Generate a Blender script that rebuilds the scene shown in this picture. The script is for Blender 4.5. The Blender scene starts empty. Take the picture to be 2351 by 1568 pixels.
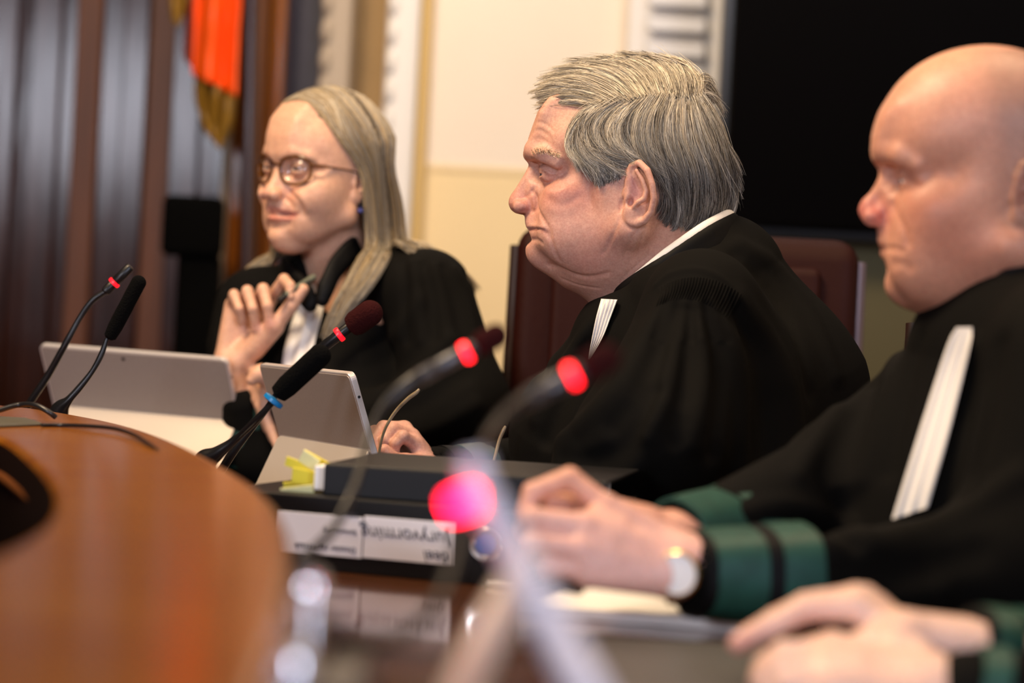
import bpy, bmesh, math, random
import numpy as np
from mathutils import Vector, Matrix

random.seed(4)
rng = np.random.default_rng(4)
SC = bpy.context.scene
COL = SC.collection

# ------------------------------------------------------------------ camera
F_PX = 5550.0                      # focal length in pixels of the 2351-wide frame
CAM_POS = np.array([0.0, 0.0, 1.02])
ROLL = math.radians(3.0)
PITCH = math.radians(-0.82)
_f = np.array([0, math.cos(PITCH), math.sin(PITCH)])
_r0 = np.array([1.0, 0, 0])
_u0 = np.cross(_r0, _f)
CR = math.cos(ROLL) * _r0 + math.sin(ROLL) * _u0
CU = -math.sin(ROLL) * _r0 + math.cos(ROLL) * _u0
CF = _f
cam_data = bpy.data.cameras.new('camera')
cam = bpy.data.objects.new('camera', cam_data)
COL.objects.link(cam)
SC.camera = cam
cam_data.sensor_width = 36.0
cam_data.lens = F_PX / 2351.0 * 36.0
cam_data.clip_start = 0.05
cam_data.clip_end = 50
Rm = Matrix(((CR[0], CU[0], -CF[0], CAM_POS[0]), (CR[1], CU[1], -CF[1], CAM_POS[1]),
             (CR[2], CU[2], -CF[2], CAM_POS[2]), (0, 0, 0, 1)))
cam.matrix_world = Rm
cam_data.dof.use_dof = True
cam_data.dof.focus_distance = 2.83
cam_data.dof.aperture_fstop = 2.6

# ------------------------------------------------------------------ exposure and light
SC.view_settings.view_transform = 'Standard'
SC.view_settings.look = 'None'
SC.view_settings.exposure = 0.16
SC.view_settings.gamma = 1.0
SC.view_settings.use_curve_mapping = False

world = bpy.data.worlds.new('world')
SC.world = world
world.use_nodes = True
world.node_tree.nodes['Background'].inputs[0].default_value = (1.0, 0.9, 0.8, 1)
world.node_tree.nodes['Background'].inputs[1].default_value = 0.06


def area_light(name, loc, target, size, size_y, power, color, spread=None):
    d = bpy.data.lights.new(name, 'AREA')
    d.shape = 'RECTANGLE'
    d.size = size
    d.size_y = size_y
    d.energy = power
    d.color = color
    if spread:
        d.spread = math.radians(spread)
    o = bpy.data.objects.new(name, d)
    COL.objects.link(o)
    o.location = loc
    o.rotation_euler = (Vector(target) - Vector(loc)).to_track_quat('-Z', 'Y').to_euler()
    return o


# ceiling lights of the hall (warm) and daylight coming through the windows behind the camera
area_light('ceiling_lamp_light', (-1.0, 2.3, 2.95), (-0.1, 3.0, 1.1), 0.7, 0.7, 76, (1.0, 0.74, 0.47))
area_light('ceiling_lamp_light', (0.8, 2.6, 2.95), (0.4, 2.8, 1.0), 0.7, 0.7, 18, (1.0, 0.72, 0.44))
area_light('ceiling_lamp_light', (0.3, 4.3, 2.95), (0.3, 5.2, 1.7), 1.6, 0.4, 19, (1.0, 0.88, 0.74))
area_light('window_daylight', (-2.35, -2.95, 2.02), (0.0, 2.9, 1.2), 1.2, 0.75, 105, (0.86, 0.88, 1.0))
area_light('window_daylight', (2.1, -2.9, 1.8), (0.3, 3.0, 1.1), 1.1, 1.7, 95, (0.72, 0.78, 1.0))


# ------------------------------------------------------------------ pixel helpers
def W(px, py, D):
    """world point seen at pixel (px,py) of the 2351x1568 frame, D metres in front of the lens"""
    return CAM_POS + D * (CF + (px - 1175.5) / F_PX * CR - (py - 784.0) / F_PX * CU)


def PX(p):
    v = np.asarray(p) - CAM_POS
    d = v @ CF
    return (1175.5 + F_PX * (v @ CR) / d, 784.0 - F_PX * (v @ CU) / d, d)


def onplane(px, py, z):
    d = CF + (px - 1175.5) / F_PX * CR - (py - 784.0) / F_PX * CU
    t = (z - CAM_POS[2]) / d[2]
    return CAM_POS + t * d


# ------------------------------------------------------------------ object helpers
def tag(o, label=None, cat=None, group=None, kind=None):
    if label: o['label'] = label
    if cat: o['category'] = cat
    if group: o['group'] = group
    if kind: o['kind'] = kind
    return o


def empty(name, loc=(0, 0, 0), rot=None):
    o = bpy.data.objects.new(name, None)
    COL.objects.link(o)
    o.empty_display_size = 0.05
    o.location = loc
    if rot is not None:
        o.rotation_euler = rot
    bpy.context.view_layer.update()
    return o


def link(name, me, mat=None, parent=None, smooth=True):
    o = bpy.data.objects.new(name, me)
    COL.objects.link(o)
    if mat is not None:
        me.materials.append(mat)
    if smooth:
        me.polygons.foreach_set('use_smooth', np.ones(len(me.polygons), dtype=bool))
        if len(me.polygons) < 8000:
            me.set_sharp_from_angle(angle=math.radians(42))
    if parent is not None:
        o.parent = parent
        o.matrix_parent_inverse = parent.matrix_world.inverted()
    return o


def mesh_np(name, verts, faces, cols=None, attr='Col'):
    """faces: (M,3) or (M,4) int array"""
    me = bpy.data.meshes.new(name)
    verts = np.asarray(verts, dtype=np.float32)
    faces = np.asarray(faces, dtype=np.int32)
    M, k = faces.shape
    me.vertices.add(len(verts))
    me.vertices.foreach_set('co', verts.ravel())
    me.loops.add(M * k)
    me.loops.foreach_set('vertex_index', faces.ravel())
    me.polygons.add(M)
    me.polygons.foreach_set('loop_start', np.arange(0, M * k, k, dtype=np.int32))
    me.polygons.foreach_set('loop_total', np.full(M, k, dtype=np.int32))
    me.update(calc_edges=True)
    if cols is not None:
        a = me.color_attributes.new(attr, 'FLOAT_COLOR', 'POINT')
        c = np.ones((len(verts), 4), dtype=np.float32)
        c[:, :3] = cols
        a.data.foreach_set('color', c.ravel())
    return me


def mesh_py(name, verts, faces):
    me = bpy.data.meshes.new(name)
    me.from_pydata([tuple(map(float, v)) for v in verts], [], [tuple(f) for f in faces])
    me.update()
    return me


def bevel_mesh(me, width, segs=2, angle=30):
    bm = bmesh.new()
    bm.from_mesh(me)
    es = [e for e in bm.edges if len(e.link_faces) == 2 and e.calc_face_angle(0) > math.radians(angle)]
    if es:
        bmesh.ops.bevel(bm, geom=es, offset=width, segments=segs, affect='EDGES', profile=0.5)
    bmesh.ops.recalc_face_normals(bm, faces=bm.faces)
    bm.to_mesh(me)
    bm.free()
    return me


def box_mesh(sx, sy, sz, bev=0.0, segs=2, center=(0, 0, 0), name='m'):
    x, y, z = sx / 2, sy / 2, sz / 2
    vs = [(a * x + center[0], b * y + center[1], c * z + center[2]) for a in (-1, 1) for b in (-1, 1) for c in (-1, 1)]
    fs = [(0, 1, 3, 2), (4, 6, 7, 5), (0, 4, 5, 1), (2, 3, 7, 6), (0, 2, 6, 4), (1, 5, 7, 3)]
    me = mesh_py(name, vs, fs)
    if bev > 0:
        bevel_mesh(me, bev, segs)
    return me


def prism_mesh(pts, z0, z1, bev=0.0, segs=2, name='m'):
    n = len(pts)
    vs = [(p[0], p[1], z0) for p in pts] + [(p[0], p[1], z1) for p in pts]
    fs = [tuple(range(n))[::-1], tuple(range(n, 2 * n))] + [(i, (i + 1) % n, n + (i + 1) % n, n + i) for i in range(n)]
    me = mesh_py(name, vs, fs)
    bm = bmesh.new(); bm.from_mesh(me)
    bmesh.ops.recalc_face_normals(bm, faces=bm.faces)
    bm.to_mesh(me); bm.free()
    if bev > 0:
        bevel_mesh(me, bev, segs, 40)
    return me


def catmull(pts, n=12):
    P = np.asarray(pts, dtype=float)
    if len(P) < 3:
        t = np.linspace(0, 1, n + 1)[:, None]
        return P[0] * (1 - t) + P[-1] * t
    Pe = np.vstack([2 * P[0] - P[1], P, 2 * P[-1] - P[-2]])
    out = []
    for i in range(len(P) - 1):
        p0, p1, p2, p3 = Pe[i:i + 4]
        for t in np.linspace(0, 1, n, endpoint=False):
            out.append(0.5 * ((2 * p1) + (-p0 + p2) * t + (2 * p0 - 5 * p1 + 4 * p2 - p3) * t * t + (-p0 + 3 * p1 - 3 * p2 + p3) * t ** 3))
    out.append(P[-1])
    return np.array(out)


def tube_mesh(pts, radii, sides=16, name='m', smooth_n=8, squash=None, up=None):
    """tube with caps along points; radii per control point"""
    P = np.asarray(pts, dtype=float)
    R = np.atleast_1d(np.asarray(radii, dtype=float))
    if len(R) == 1:
        R = np.full(len(P), R[0])
    if smooth_n > 1:
        PR = catmull(np.column_stack([P, R]), smooth_n)
        P, R = PR[:, :3], np.maximum(PR[:, 3], 1e-5)
    n = len(P)
    T = np.gradient(P, axis=0)
    T /= np.linalg.norm(T, axis=1)[:, None] + 1e-12
    ref = np.array(up if up is not None else ([0, 0, 1.0] if abs(T[0][2]) < 0.9 else [1.0, 0, 0]))
    nrm = np.cross(T[0], ref); nrm /= np.linalg.norm(nrm)
    vs, fs = [], []
    sq = squash or (1, 1)
    for i in range(n):
        nrm = nrm - T[i] * (nrm @ T[i]); nrm /= np.linalg.norm(nrm)
        bi = np.cross(T[i], nrm)
        for k in range(sides):
            a = 2 * math.pi * k / sides
            vs.append(P[i] + R[i] * (math.cos(a) * nrm * sq[0] + math.sin(a) * bi * sq[1]))
    for i in range(n - 1):
        for k in range(sides):
            k2 = (k + 1) % sides
            fs.append((i * sides + k, i * sides + k2, (i + 1) * sides + k2, (i + 1) * sides + k))
    fs.append(tuple(range(sides))[::-1])
    fs.append(tuple(range((n - 1) * sides, n * sides)))
    return mesh_py(name, vs, fs)


def lathe_mesh(profile, sides=32, axis_pts=None, name='m'):
    """profile list of (r, h); along z, or along axis given by (origin, direction)"""
    vs, fs = [], []
    for r, h in profile:
        for k in range(sides):
            a = 2 * math.pi * k / sides
            vs.append((r * math.cos(a), r * math.sin(a), h))
    n = len(profile)
    for i in range(n - 1):
        for k in range(sides):
            k2 = (k + 1) % sides
            fs.append((i * sides + k, i * sides + k2, (i + 1) * sides + k2, (i + 1) * sides + k))
    fs.append(tuple(range(sides))[::-1])
    fs.append(tuple(range((n - 1) * sides, n * sides)))
    me = mesh_py(name, vs, fs)
    if axis_pts is not None:
        o, d = axis_pts
        q = Vector(d).to_track_quat('Z', 'Y').to_matrix().to_4x4()
        me.transform(Matrix.Translation(Vector(o)) @ q)
    return me


# ------------------------------------------------------------------ materials
MATS = {}


def mat(name, color=(0.5, 0.5, 0.5), rough=0.5, metal=0.0, spec=0.5, coat=0.0, sss=0.0, noise=0.0, nscale=20.0,
        bump=0.0, bscale=200.0, attr=None, emit=None, estr=0.0, sheen=0.0, color2=None, stretch=None, alpha=1.0,
        coat_rough=0.05, detail=4.0, speck=0.0):
    if name in MATS:
        return MATS[name]
    m = bpy.data.materials.new(name)
    MATS[name] = m
    m.use_nodes = True
    nt = m.node_tree
    b = nt.nodes['Principled BSDF']
    b.inputs['Roughness'].default_value = rough
    b.inputs['Metallic'].default_value = metal
    b.inputs['Specular IOR Level'].default_value = spec
    b.inputs['Coat Weight'].default_value = coat
    b.inputs['Coat Roughness'].default_value = coat_rough
    b.inputs['Sheen Weight'].default_value = sheen
    if sss > 0:
        b.inputs['Subsurface Weight'].default_value = sss
        b.inputs['Subsurface Radius'].default_value = (1.0, 0.35, 0.2)
        b.inputs['Subsurface Scale'].default_value = 0.004
    if emit is not None:
        b.inputs['Emission Color'].default_value = (*emit, 1)
        b.inputs['Emission Strength'].default_value = estr
    b.inputs['Alpha'].default_value = alpha
    tc = nt.nodes.new('ShaderNodeTexCoord')
    mp = nt.nodes.new('ShaderNodeMapping')
    nt.links.new(tc.outputs['Object'], mp.inputs[0])
    if stretch:
        mp.inputs['Scale'].default_value = stretch
    col = None
    if attr:
        a = nt.nodes.new('ShaderNodeAttribute')
        a.attribute_name = attr
        col = a.outputs['Color']
    if noise > 0 or color2 is not None:
        n = nt.nodes.new('ShaderNodeTexNoise')
        n.inputs['Scale'].default_value = nscale
        n.inputs['Detail'].default_value = detail
        nt.links.new(mp.outputs[0], n.inputs['Vector'])
        mx = nt.nodes.new('ShaderNodeMix')
        mx.data_type = 'RGBA'
        rp = nt.nodes.new('ShaderNodeMapRange')
        rp.inputs[1].default_value = 0.3
        rp.inputs[2].default_value = 0.7
        nt.links.new(n.outputs['Fac'], rp.inputs[0])
        if color2 is not None:
            mx.inputs['A'].default_value = (*color, 1)
            mx.inputs['B'].default_value = (*color2, 1)
            nt.links.new(rp.outputs[0], mx.inputs['Factor'])
        else:
            mx.blend_type = 'MULTIPLY'
            mx.inputs['Factor'].default_value = 1.0
            rp.inputs[3].default_value = 1.0 - noise
            rp.inputs[4].default_value = 1.0 + noise * 0.6
            if col is not None:
                nt.links.new(col, mx.inputs['A'])
            else:
                mx.inputs['A'].default_value = (*color, 1)
            nt.links.new(rp.outputs[0], mx.inputs['B'])
        col = mx.outputs['Result']
    if speck > 0 and col is not None:
        n3 = nt.nodes.new('ShaderNodeTexNoise')
        n3.inputs['Scale'].default_value = 420
        n3.inputs['Detail'].default_value = 5
        nt.links.new(mp.outputs[0], n3.inputs['Vector'])
        rp3 = nt.nodes.new('ShaderNodeMapRange')
        rp3.inputs[1].default_value = 0.35
        rp3.inputs[2].default_value = 0.65
        nt.links.new(n3.outputs['Fac'], rp3.inputs[0])
        m3 = nt.nodes.new('ShaderNodeMix')
        m3.data_type = 'RGBA'
        m3.blend_type = 'MIX'
        m4 = nt.nodes.new('ShaderNodeMix')
        m4.data_type = 'RGBA'
        m4.blend_type = 'MULTIPLY'
        m4.inputs['Factor'].default_value = 1.0
        m4.inputs['B'].default_value = (1 - speck, 1 - speck * 1.9, 1 - speck * 1.9, 1)
        nt.links.new(col, m4.inputs['A'])
        nt.links.new(rp3.outputs[0], m3.inputs['Factor'])
        nt.links.new(m4.outputs['Result'], m3.inputs['A'])
        nt.links.new(col, m3.inputs['B'])
        col = m3.outputs['Result']
    if col is not None:
        nt.links.new(col, b.inputs['Base Color'])
    else:
        b.inputs['Base Color'].default_value = (*color, 1)
    if bump > 0:
        n2 = nt.nodes.new('ShaderNodeTexNoise')
        n2.inputs['Scale'].default_value = bscale
        n2.inputs['Detail'].default_value = 3
        nt.links.new(mp.outputs[0], n2.inputs['Vector'])
        bp = nt.nodes.new('ShaderNodeBump')
        bp.inputs['Strength'].default_value = 1.0
        bp.inputs['Distance'].default_value = bump
        nt.links.new(n2.outputs['Fac'], bp.inputs['Height'])
        nt.links.new(bp.outputs[0], b.inputs['Normal'])
    return m


# ------------------------------------------------------------------ implicit-surface sculpting (all lengths in mm)
class Sculpt:
    """list of signed-distance primitives; every primitive lives in the frame (O,R): p_local = (p-O)@R"""

    def __init__(self):
        self.ops = []
        self.O = np.zeros(3)
        self.R = np.eye(3)      # columns: prim axes in sculpt coordinates

    def frame(self, O, R):
        self.O = np.asarray(O, float)
        self.R = np.asarray(R, float)

    def pt(self, p):
        return self.O + self.R @ np.asarray(p, float)

    def _add(self, fn, lo, hi, k, mode):
        # bounding box given in prim frame -> sculpt frame
        c = [self.pt((x, y, z)) for x in (lo[0], hi[0]) for y in (lo[1], hi[1]) for z in (lo[2], hi[2])]
        c = np.array(c)
        self.ops.append((fn, c.min(0), c.max(0), k, mode))

    def ell(self, c, r, k=5, mode='add', rot=None):
        c = np.asarray(c, float); r = np.asarray(r, float) * np.ones(3)
        O, R = self.O.copy(), self.R.copy()
        Rr = np.eye(3) if rot is None else np.array(Matrix.Rotation(math.radians(rot[1]), 3, rot[0]))
        M = R @ Rr
        o = self.pt(c)

        def fn(p, o=o, M=M, r=r):
            q = (p - o) @ M
            k0 = np.sqrt(((q / r) ** 2).sum(1))
            k1 = np.sqrt(((q / (r * r)) ** 2).sum(1)) + 1e-9
            return k0 * (k0 - 1.0) / k1
        m = r.max()
        self._add(fn, c - m, c + m, k, mode)

    def cap(self, a, b, ra, rb=None, k=5, mode='add'):
        rb = ra if rb is None else rb
        A, B = self.pt(a), self.pt(b)

        def fn(p, A=A, B=B, ra=ra, rb=rb):
            ba = B - A
            L = ba @ ba + 1e-9
            h = np.clip(((p - A) @ ba) / L, 0, 1)
            d = p - A - h[:, None] * ba
            return np.sqrt((d * d).sum(1)) - (ra + (rb - ra) * h)
        a = np.asarray(a, float); b = np.asarray(b, float); m = max(ra, rb)
        self._add(fn, np.minimum(a, b) - m, np.maximum(a, b) + m, k, mode)

    def chain(self, pts, rs, k=5, mode='add', inner=None):
        for i in range(len(pts) - 1):
            self.cap(pts[i], pts[i + 1], rs[i], rs[i + 1], k, mode)

    def path(self, pts, r, k=5, mode='add'):
        P = np.array([self.pt(q) for q in pts])
        rr = np.atleast_1d(r) * np.ones(len(P))

        def fn(p, P=P, rr=rr):
            dm = np.full(len(p), 1e9)
            for i in range(len(P) - 1):
                A = P[i]; ba = P[i + 1] - A
                h = np.clip(((p - A) @ ba) / (ba @ ba + 1e-9), 0, 1)
                d = p - A - h[:, None] * ba
                dm = np.minimum(dm, np.sqrt((d * d).sum(1)) - (rr[i] + (rr[i + 1] - rr[i]) * h))
            return dm
        q = np.array(pts, float); m = rr.max()
        self._add(fn, q.min(0) - m, q.max(0) + m, k, mode)

    def dent(self, pts, amp, sig):
        """groove (amp>0) or ridge (amp<0) along a polyline, independent of surface depth"""
        P = np.array([self.pt(p) for p in pts])

        def fn(p, P=P, amp=amp, sig=sig):
            dm = np.full(len(p), 1e9)
            for i in range(max(1, len(P) - 1)):
                A = P[i]; B = P[min(i + 1, len(P) - 1)]
                ba = B - A
                L = ba @ ba + 1e-9
                h = np.clip(((p - A) @ ba) / L, 0, 1)
                d = p - A - h[:, None] * ba
                dm = np.minimum(dm, (d * d).sum(1))
            return amp * np.exp(-dm / (sig * sig))
        q = np.array(pts, float)
        self._add(fn, q.min(0) - 2.5 * sig, q.max(0) + 2.5 * sig, 0, 'disp')

    def poly(self, pts, wfun, rnd=6, k=8, mode='add', ylim=60):
        """profile polygon in the frame's xz-plane with half width wfun(x,z) in y"""
        pts = np.asarray(pts, float)
        O, R = self.O.copy(), self.R.copy()

        def fn(p, pts=pts, O=O, R=R, rnd=rnd):
            q = (p - O) @ R
            x, y, z = q[:, 0], q[:, 1], q[:, 2]
            d2 = np.full(len(p), 1e18)
            inside = np.zeros(len(p), dtype=bool)
            n = len(pts)
            for i in range(n):
                ax, az = pts[i]; bx, bz = pts[(i + 1) % n]
                ex, ez = bx - ax, bz - az
                L = ex * ex + ez * ez + 1e-9
                h = np.clip(((x - ax) * ex + (z - az) * ez) / L, 0, 1)
                dx, dz = x - ax - h * ex, z - az - h * ez
                d2 = np.minimum(d2, dx * dx + dz * dz)
                cond = ((az > z) != (bz > z))
                with np.errstate(divide='ignore', invalid='ignore'):
                    xi = ax + (z - az) * ex / (ez if abs(ez) > 1e-9 else 1e-9)
                inside ^= cond & (x < xi)
            dp = np.sqrt(d2) * np.where(inside, -1, 1)
            dw = np.abs(y) - wfun(x, z)
            a, b = dp + rnd, dw + rnd
            return np.minimum(np.maximum(a, b), 0) + np.sqrt(np.maximum(a, 0) ** 2 + np.maximum(b, 0) ** 2) - rnd
        lo = np.array([pts[:, 0].min(), -ylim, pts[:, 1].min()]) - 2
        hi = np.array([pts[:, 0].max(), ylim, pts[:, 1].max()]) + 2
        self._add(fn, lo, hi, k, mode)

    def custom(self, fn, lo, hi, k=5, mode='add'):
        self._add(fn, np.asarray(lo, float), np.asarray(hi, float), k, mode)

    def eval(self, p, lo=None, hi=None):
        if lo is None:
            lo, hi = p.min(0), p.max(0)
        d = np.full(len(p), 1e3)
        for fn, bl, bh, k, mode in self.ops:
            m = 1.6 * k + 6.0
            if np.any(bl - m > hi) or np.any(bh + m < lo):
                continue
            v = fn(p)
            if mode == 'add':
                if k > 0:
                    h = np.maximum(k - np.abs(d - v), 0) / k
                    d = np.minimum(d, v) - h * h * k * 0.25
                else:
                    d = np.minimum(d, v)
            elif mode == 'sub':
                v = -v
                if k > 0:
                    h = np.maximum(k - np.abs(d - v), 0) / k
                    d = np.maximum(d, v) + h * h * k * 0.25
                else:
                    d = np.maximum(d, v)
            elif mode == 'disp':
                d = d + v
        return d

    def mesh(self, h=2.0, fine=True, NB=24, refine=None):
        """surface nets over sparse blocks; returns verts (mm), quads"""
        adds = [o for o in self.ops if o[4] == 'add']
        lo = np.min([o[1] for o in adds], 0) - 4 * h
        hi = np.max([o[2] for o in adds], 0) + 4 * h
        nb = np.ceil((hi - lo) / (h * NB)).astype(int)
        keys, pos, qk = [], [], []
        dims = nb * NB + 8
        g = np.arange(-1, NB + 2)
        I, J, K = np.meshgrid(g, g, g, indexing='ij')
        Gf = np.stack([I.ravel(), J.ravel(), K.ravel()], 1)
        S = NB + 3
        half = h * (NB / 2 + 2) * math.sqrt(3)
        boxes = np.array([[o[1] - o[3] - 3, o[2] + o[3] + 3] for o in adds])
        for bx in range(nb[0]):
            for by in range(nb[1]):
                for bz in range(nb[2]):
                    b0 = lo + np.array([bx, by, bz]) * NB * h
                    l, u = b0 - 2 * h, b0 + (NB + 2) * h
                    hit = np.all(boxes[:, 0] <= u, 1) & np.all(boxes[:, 1] >= l, 1)
                    if not hit.any():
                        continue
                    # coarse test
                    c = (l + u) / 2
                    dc = self.eval(c[None], l, u)[0]
                    if abs(dc) > half * 1.6 + 12:
                        continue
                    P = b0 + Gf * h
                    D = self.eval(P, l, u).reshape(S, S, S)
                    ins = D < 0
                    if ins.all() or not ins.any():
                        continue
                    # cells -1..NB  (S-1 cells per axis)
                    c8 = [ins[a:S - 1 + a, b:S - 1 + b, e:S - 1 + e] for a in (0, 1) for b in (0, 1) for e in (0, 1)]
                    s = np.sum(c8, axis=0)
                    ci = np.argwhere((s > 0) & (s < 8))
                    if len(ci) == 0:
                        continue
                    acc = np.zeros((len(ci), 3)); cnt = np.zeros(len(ci))
                    corners = [(a, b, e) for a in (0, 1) for b in (0, 1) for e in (0, 1)]
                    val = {q: D[ci[:, 0] + q[0], ci[:, 1] + q[1], ci[:, 2] + q[2]] for q in corners}
                    for ax in range(3):
                        for q in corners:
                            if q[ax] == 0:
                                q2 = list(q); q2[ax] = 1; q2 = tuple(q2)
                                v0, v1 = val[q], val[q2]
                                m = (v0 < 0) != (v1 < 0)
                                t = np.where(m, v0 / np.where(np.abs(v0 - v1) < 1e-12, 1, v0 - v1), 0)
                                pt = np.tile(np.array(q, float), (len(ci), 1))
                                pt[:, ax] = t
                                acc += pt * m[:, None]; cnt += m
                    vp = b0 + (ci - 1 + acc / cnt[:, None]) * h
                    base = np.array([bx, by, bz]) * NB + 2
                    gc = ci - 1 + base
                    keys.append((gc[:, 0] * dims[1] + gc[:, 1]) * dims[2] + gc[:, 2])
                    pos.append(vp)
                    # quads for edges starting at grid pts 0..NB-1
                    for ax in range(3):
                        a0 = [slice(1, NB + 1)] * 3
                        a1 = list(a0); a1[ax] = slice(2, NB + 2)
                        A, B = ins[tuple(a0)], ins[tuple(a1)]
                        e = np.argwhere(A != B)
                        if len(e) == 0:
                            continue
                        fl = A[e[:, 0], e[:, 1], e[:, 2]]
                        eg = e + base
                        o1, o2 = (ax + 1) % 3, (ax + 2) % 3
                        def kk(d1, d2):
                            q = eg.copy(); q[:, o1] -= d1; q[:, o2] -= d2
                            return (q[:, 0] * dims[1] + q[:, 1]) * dims[2] + q[:, 2]
                        Q = np.stack([kk(0, 0), kk(1, 0), kk(1, 1), kk(0, 1)], 1)
                        Q[~fl] = Q[~fl][:, ::-1]
                        qk.append(Q)
        keys = np.concatenate(keys); pos = np.concatenate(pos); qk = np.concatenate(qk)
        uk, idx = np.unique(keys, return_index=True)
        V = pos[idx]
        F = np.searchsorted(uk, qk)
        ok = (F < len(uk)).all(1)
        F = F[ok]; qk = qk[ok]
        ok = (uk[F] == qk).all(1)
        F = F[ok]
        if fine:
            V = self.project(V, 0.25 * h)
        return V, F

    def project(self, V, e=0.5):
        out = np.empty_like(V)
        # spatially sorted chunks so that culling by box helps
        order = np.lexsort((V[:, 2] // 30, V[:, 1] // 30, V[:, 0] // 30))
        n = 6000
        for s in range(0, len(V), n):
            ii = order[s:s + n]
            p = V[ii]
            lo, hi = p.min(0) - 3, p.max(0) + 3
            d = self.eval(p, lo, hi)
            g = np.stack([(self.eval(p + e * np.eye(3)[a], lo, hi) - self.eval(p - e * np.eye(3)[a], lo, hi)) / (2 * e) for a in range(3)], 1)
            gn = np.maximum((g * g).sum(1), 0.25)
            out[ii] = p - np.clip(d / gn, -2.5, 2.5)[:, None] * g
        return out


class Local:
    """person-local frame: x image right, y image up, z toward the camera, mm, origin at a chosen pixel/depth"""

    def __init__(self, cx, cy, D):
        self.D = D
        self.O = W(cx, cy, D)
        n = (CAM_POS - self.O); n /= np.linalg.norm(n)
        r = np.cross(CU, n); r /= np.linalg.norm(r)
        u = np.cross(n, r)
        self.B = np.stack([r, u, n], 1)
        self.M = Matrix([[*(self.B[i] * 0.001), self.O[i]] for i in range(3)] + [[0, 0, 0, 1]])

    def Q(self, px, py, w=0.0):
        return (self.B.T @ (W(px, py, self.D - w * 0.001) - self.O)) * 1000.0

    def Z(self, p):
        return self.B.T @ (np.asarray(p, float) - self.O) * 1000.0

    def world(self, V):
        return self.O + (np.asarray(V) @ self.B.T) * 0.001


def snap(S, loc, pts, w0=330.0, w1=-60.0, off=0.0):
    """drop image points onto the nearest sculpted surface along the line of sight; pts (px,py)"""
    P = np.asarray(pts, float)
    n = len(P)
    step = 8.0
    ws = np.arange(w0, w1, -step)
    out = np.zeros((n, 3)); found = np.full(n, w1)
    A = np.array([loc.Q(x, y, w0) for x, y in P[:, :2]])
    Bp = np.array([loc.Q(x, y, w1) for x, y in P[:, :2]])
    at = lambda w: A + (Bp - A) * ((w0 - w) / (w0 - w1))[:, None]
    done = np.zeros(n, bool)
    hi = np.full(n, w0)
    for w in ws:
        if done.all():
            break
        ii = np.where(~done)[0]
        p = at(np.full(n, w))[ii]
        d = S.eval(p)
        h = d < 0
        found[ii[h]] = w
        done[ii[h]] = True
    lo = found.copy(); hi = found + step
    for _ in range(7):
        mid = (lo + hi) / 2
        d = S.eval(at(mid))
        ins = d < 0
        lo = np.where(ins, mid, lo); hi = np.where(ins, hi, mid)
    w = np.where(done, (lo + hi) / 2, w1)
    return at(w + off), w


def groove(S, loc, pts, amp, sig, n=4, **kw):
    """groove/ridge following image points on the visible surface"""
    C = catmull(np.array(pts, float), n)
    P, w = snap(S, loc, C, **kw)
    O, R = S.O.copy(), S.R.copy()
    S.frame(np.zeros(3), np.eye(3))
    S.dent([tuple(p) for p in P], amp, sig)
    S.frame(O, R)


def patch(S, loc, left, right, nu, nv, off, thick=1.5, arch=0.0, **kw):
    """cloth patch lying on a sculpted surface between two image polylines; off(u,v) mm toward the camera"""
    Lp = catmull(np.array(left, float), 8); Rp = catmull(np.array(right, float), 8)
    tl = np.linspace(0, 1, len(Lp)); tr = np.linspace(0, 1, len(Rp))
    v = np.linspace(0, 1, nv); u = np.linspace(0, 1, nu)
    a = np.stack([np.interp(v, tl, Lp[:, i]) for i in (0, 1)], 1)
    b = np.stack([np.interp(v, tr, Rp[:, i]) for i in (0, 1)], 1)
    G = a[:, None] * (1 - u)[None, :, None] + b[:, None] * u[None, :, None]
    G[:, :, 1] -= arch * (4 * u * (1 - u))[None, :]
    P, w = snap(S, loc, G.reshape(-1, 2), **kw)
    U, Vv = np.meshgrid(u, v)
    w = w.reshape(nv, nu)
    for _ in range(4):
        w[1:-1] = (w[:-2] + 2 * w[1:-1] + w[2:]) / 4
        w[:, 1:-1] = (w[:, :-2] + 2 * w[:, 1:-1] + w[:, 2:]) / 4
    wo = (w + off(U, Vv)).ravel()
    F1 = np.array([loc.Q(x, y, ww) for (x, y), ww in zip(G.reshape(-1, 2), wo)])
    B1 = F1 - np.array([0, 0, thick])
    n = nu * nv
    V = np.vstack([F1, B1])
    idx = np.arange(n).reshape(nv, nu)
    q = np.stack([idx[:-1, :-1], idx[1:, :-1], idx[1:, 1:], idx[:-1, 1:]], -1).reshape(-1, 4)
    fs = [q, q[:, ::-1] + n]
    for e in (idx[0], idx[-1][::-1], idx[:, 0][::-1], idx[:, -1]):
        fs.append(np.stack([e[:-1], e[1:], e[1:] + n, e[:-1] + n], 1))
    return loc.world(V), np.vstack(fs)


def paint(V, base, spots):
    """spots: (polyline pts, sigma, colour, strength)"""
    C = np.tile(np.asarray(base, float), (len(V), 1))
    for pts, sig, c, s in spots:
        P = np.asarray(pts, float)
        if P.ndim == 1:
            P = P[None]
        dm = np.full(len(V), 1e18)
        sg = np.ones(3) * 1.0
        for i in range(max(1, len(P) - 1)):
            A = P[i]; B = P[min(i + 1, len(P) - 1)]
            ba = B - A
            h = np.clip(((V - A) @ ba) / (ba @ ba + 1e-9), 0, 1)
            d = V - A - h[:, None] * ba
            dm = np.minimum(dm, (d * d).sum(1))
        w = (s * np.exp(-dm / (sig * sig)))[:, None]
        C = C * (1 - w) + np.asarray(c) * w
    return C


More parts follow.
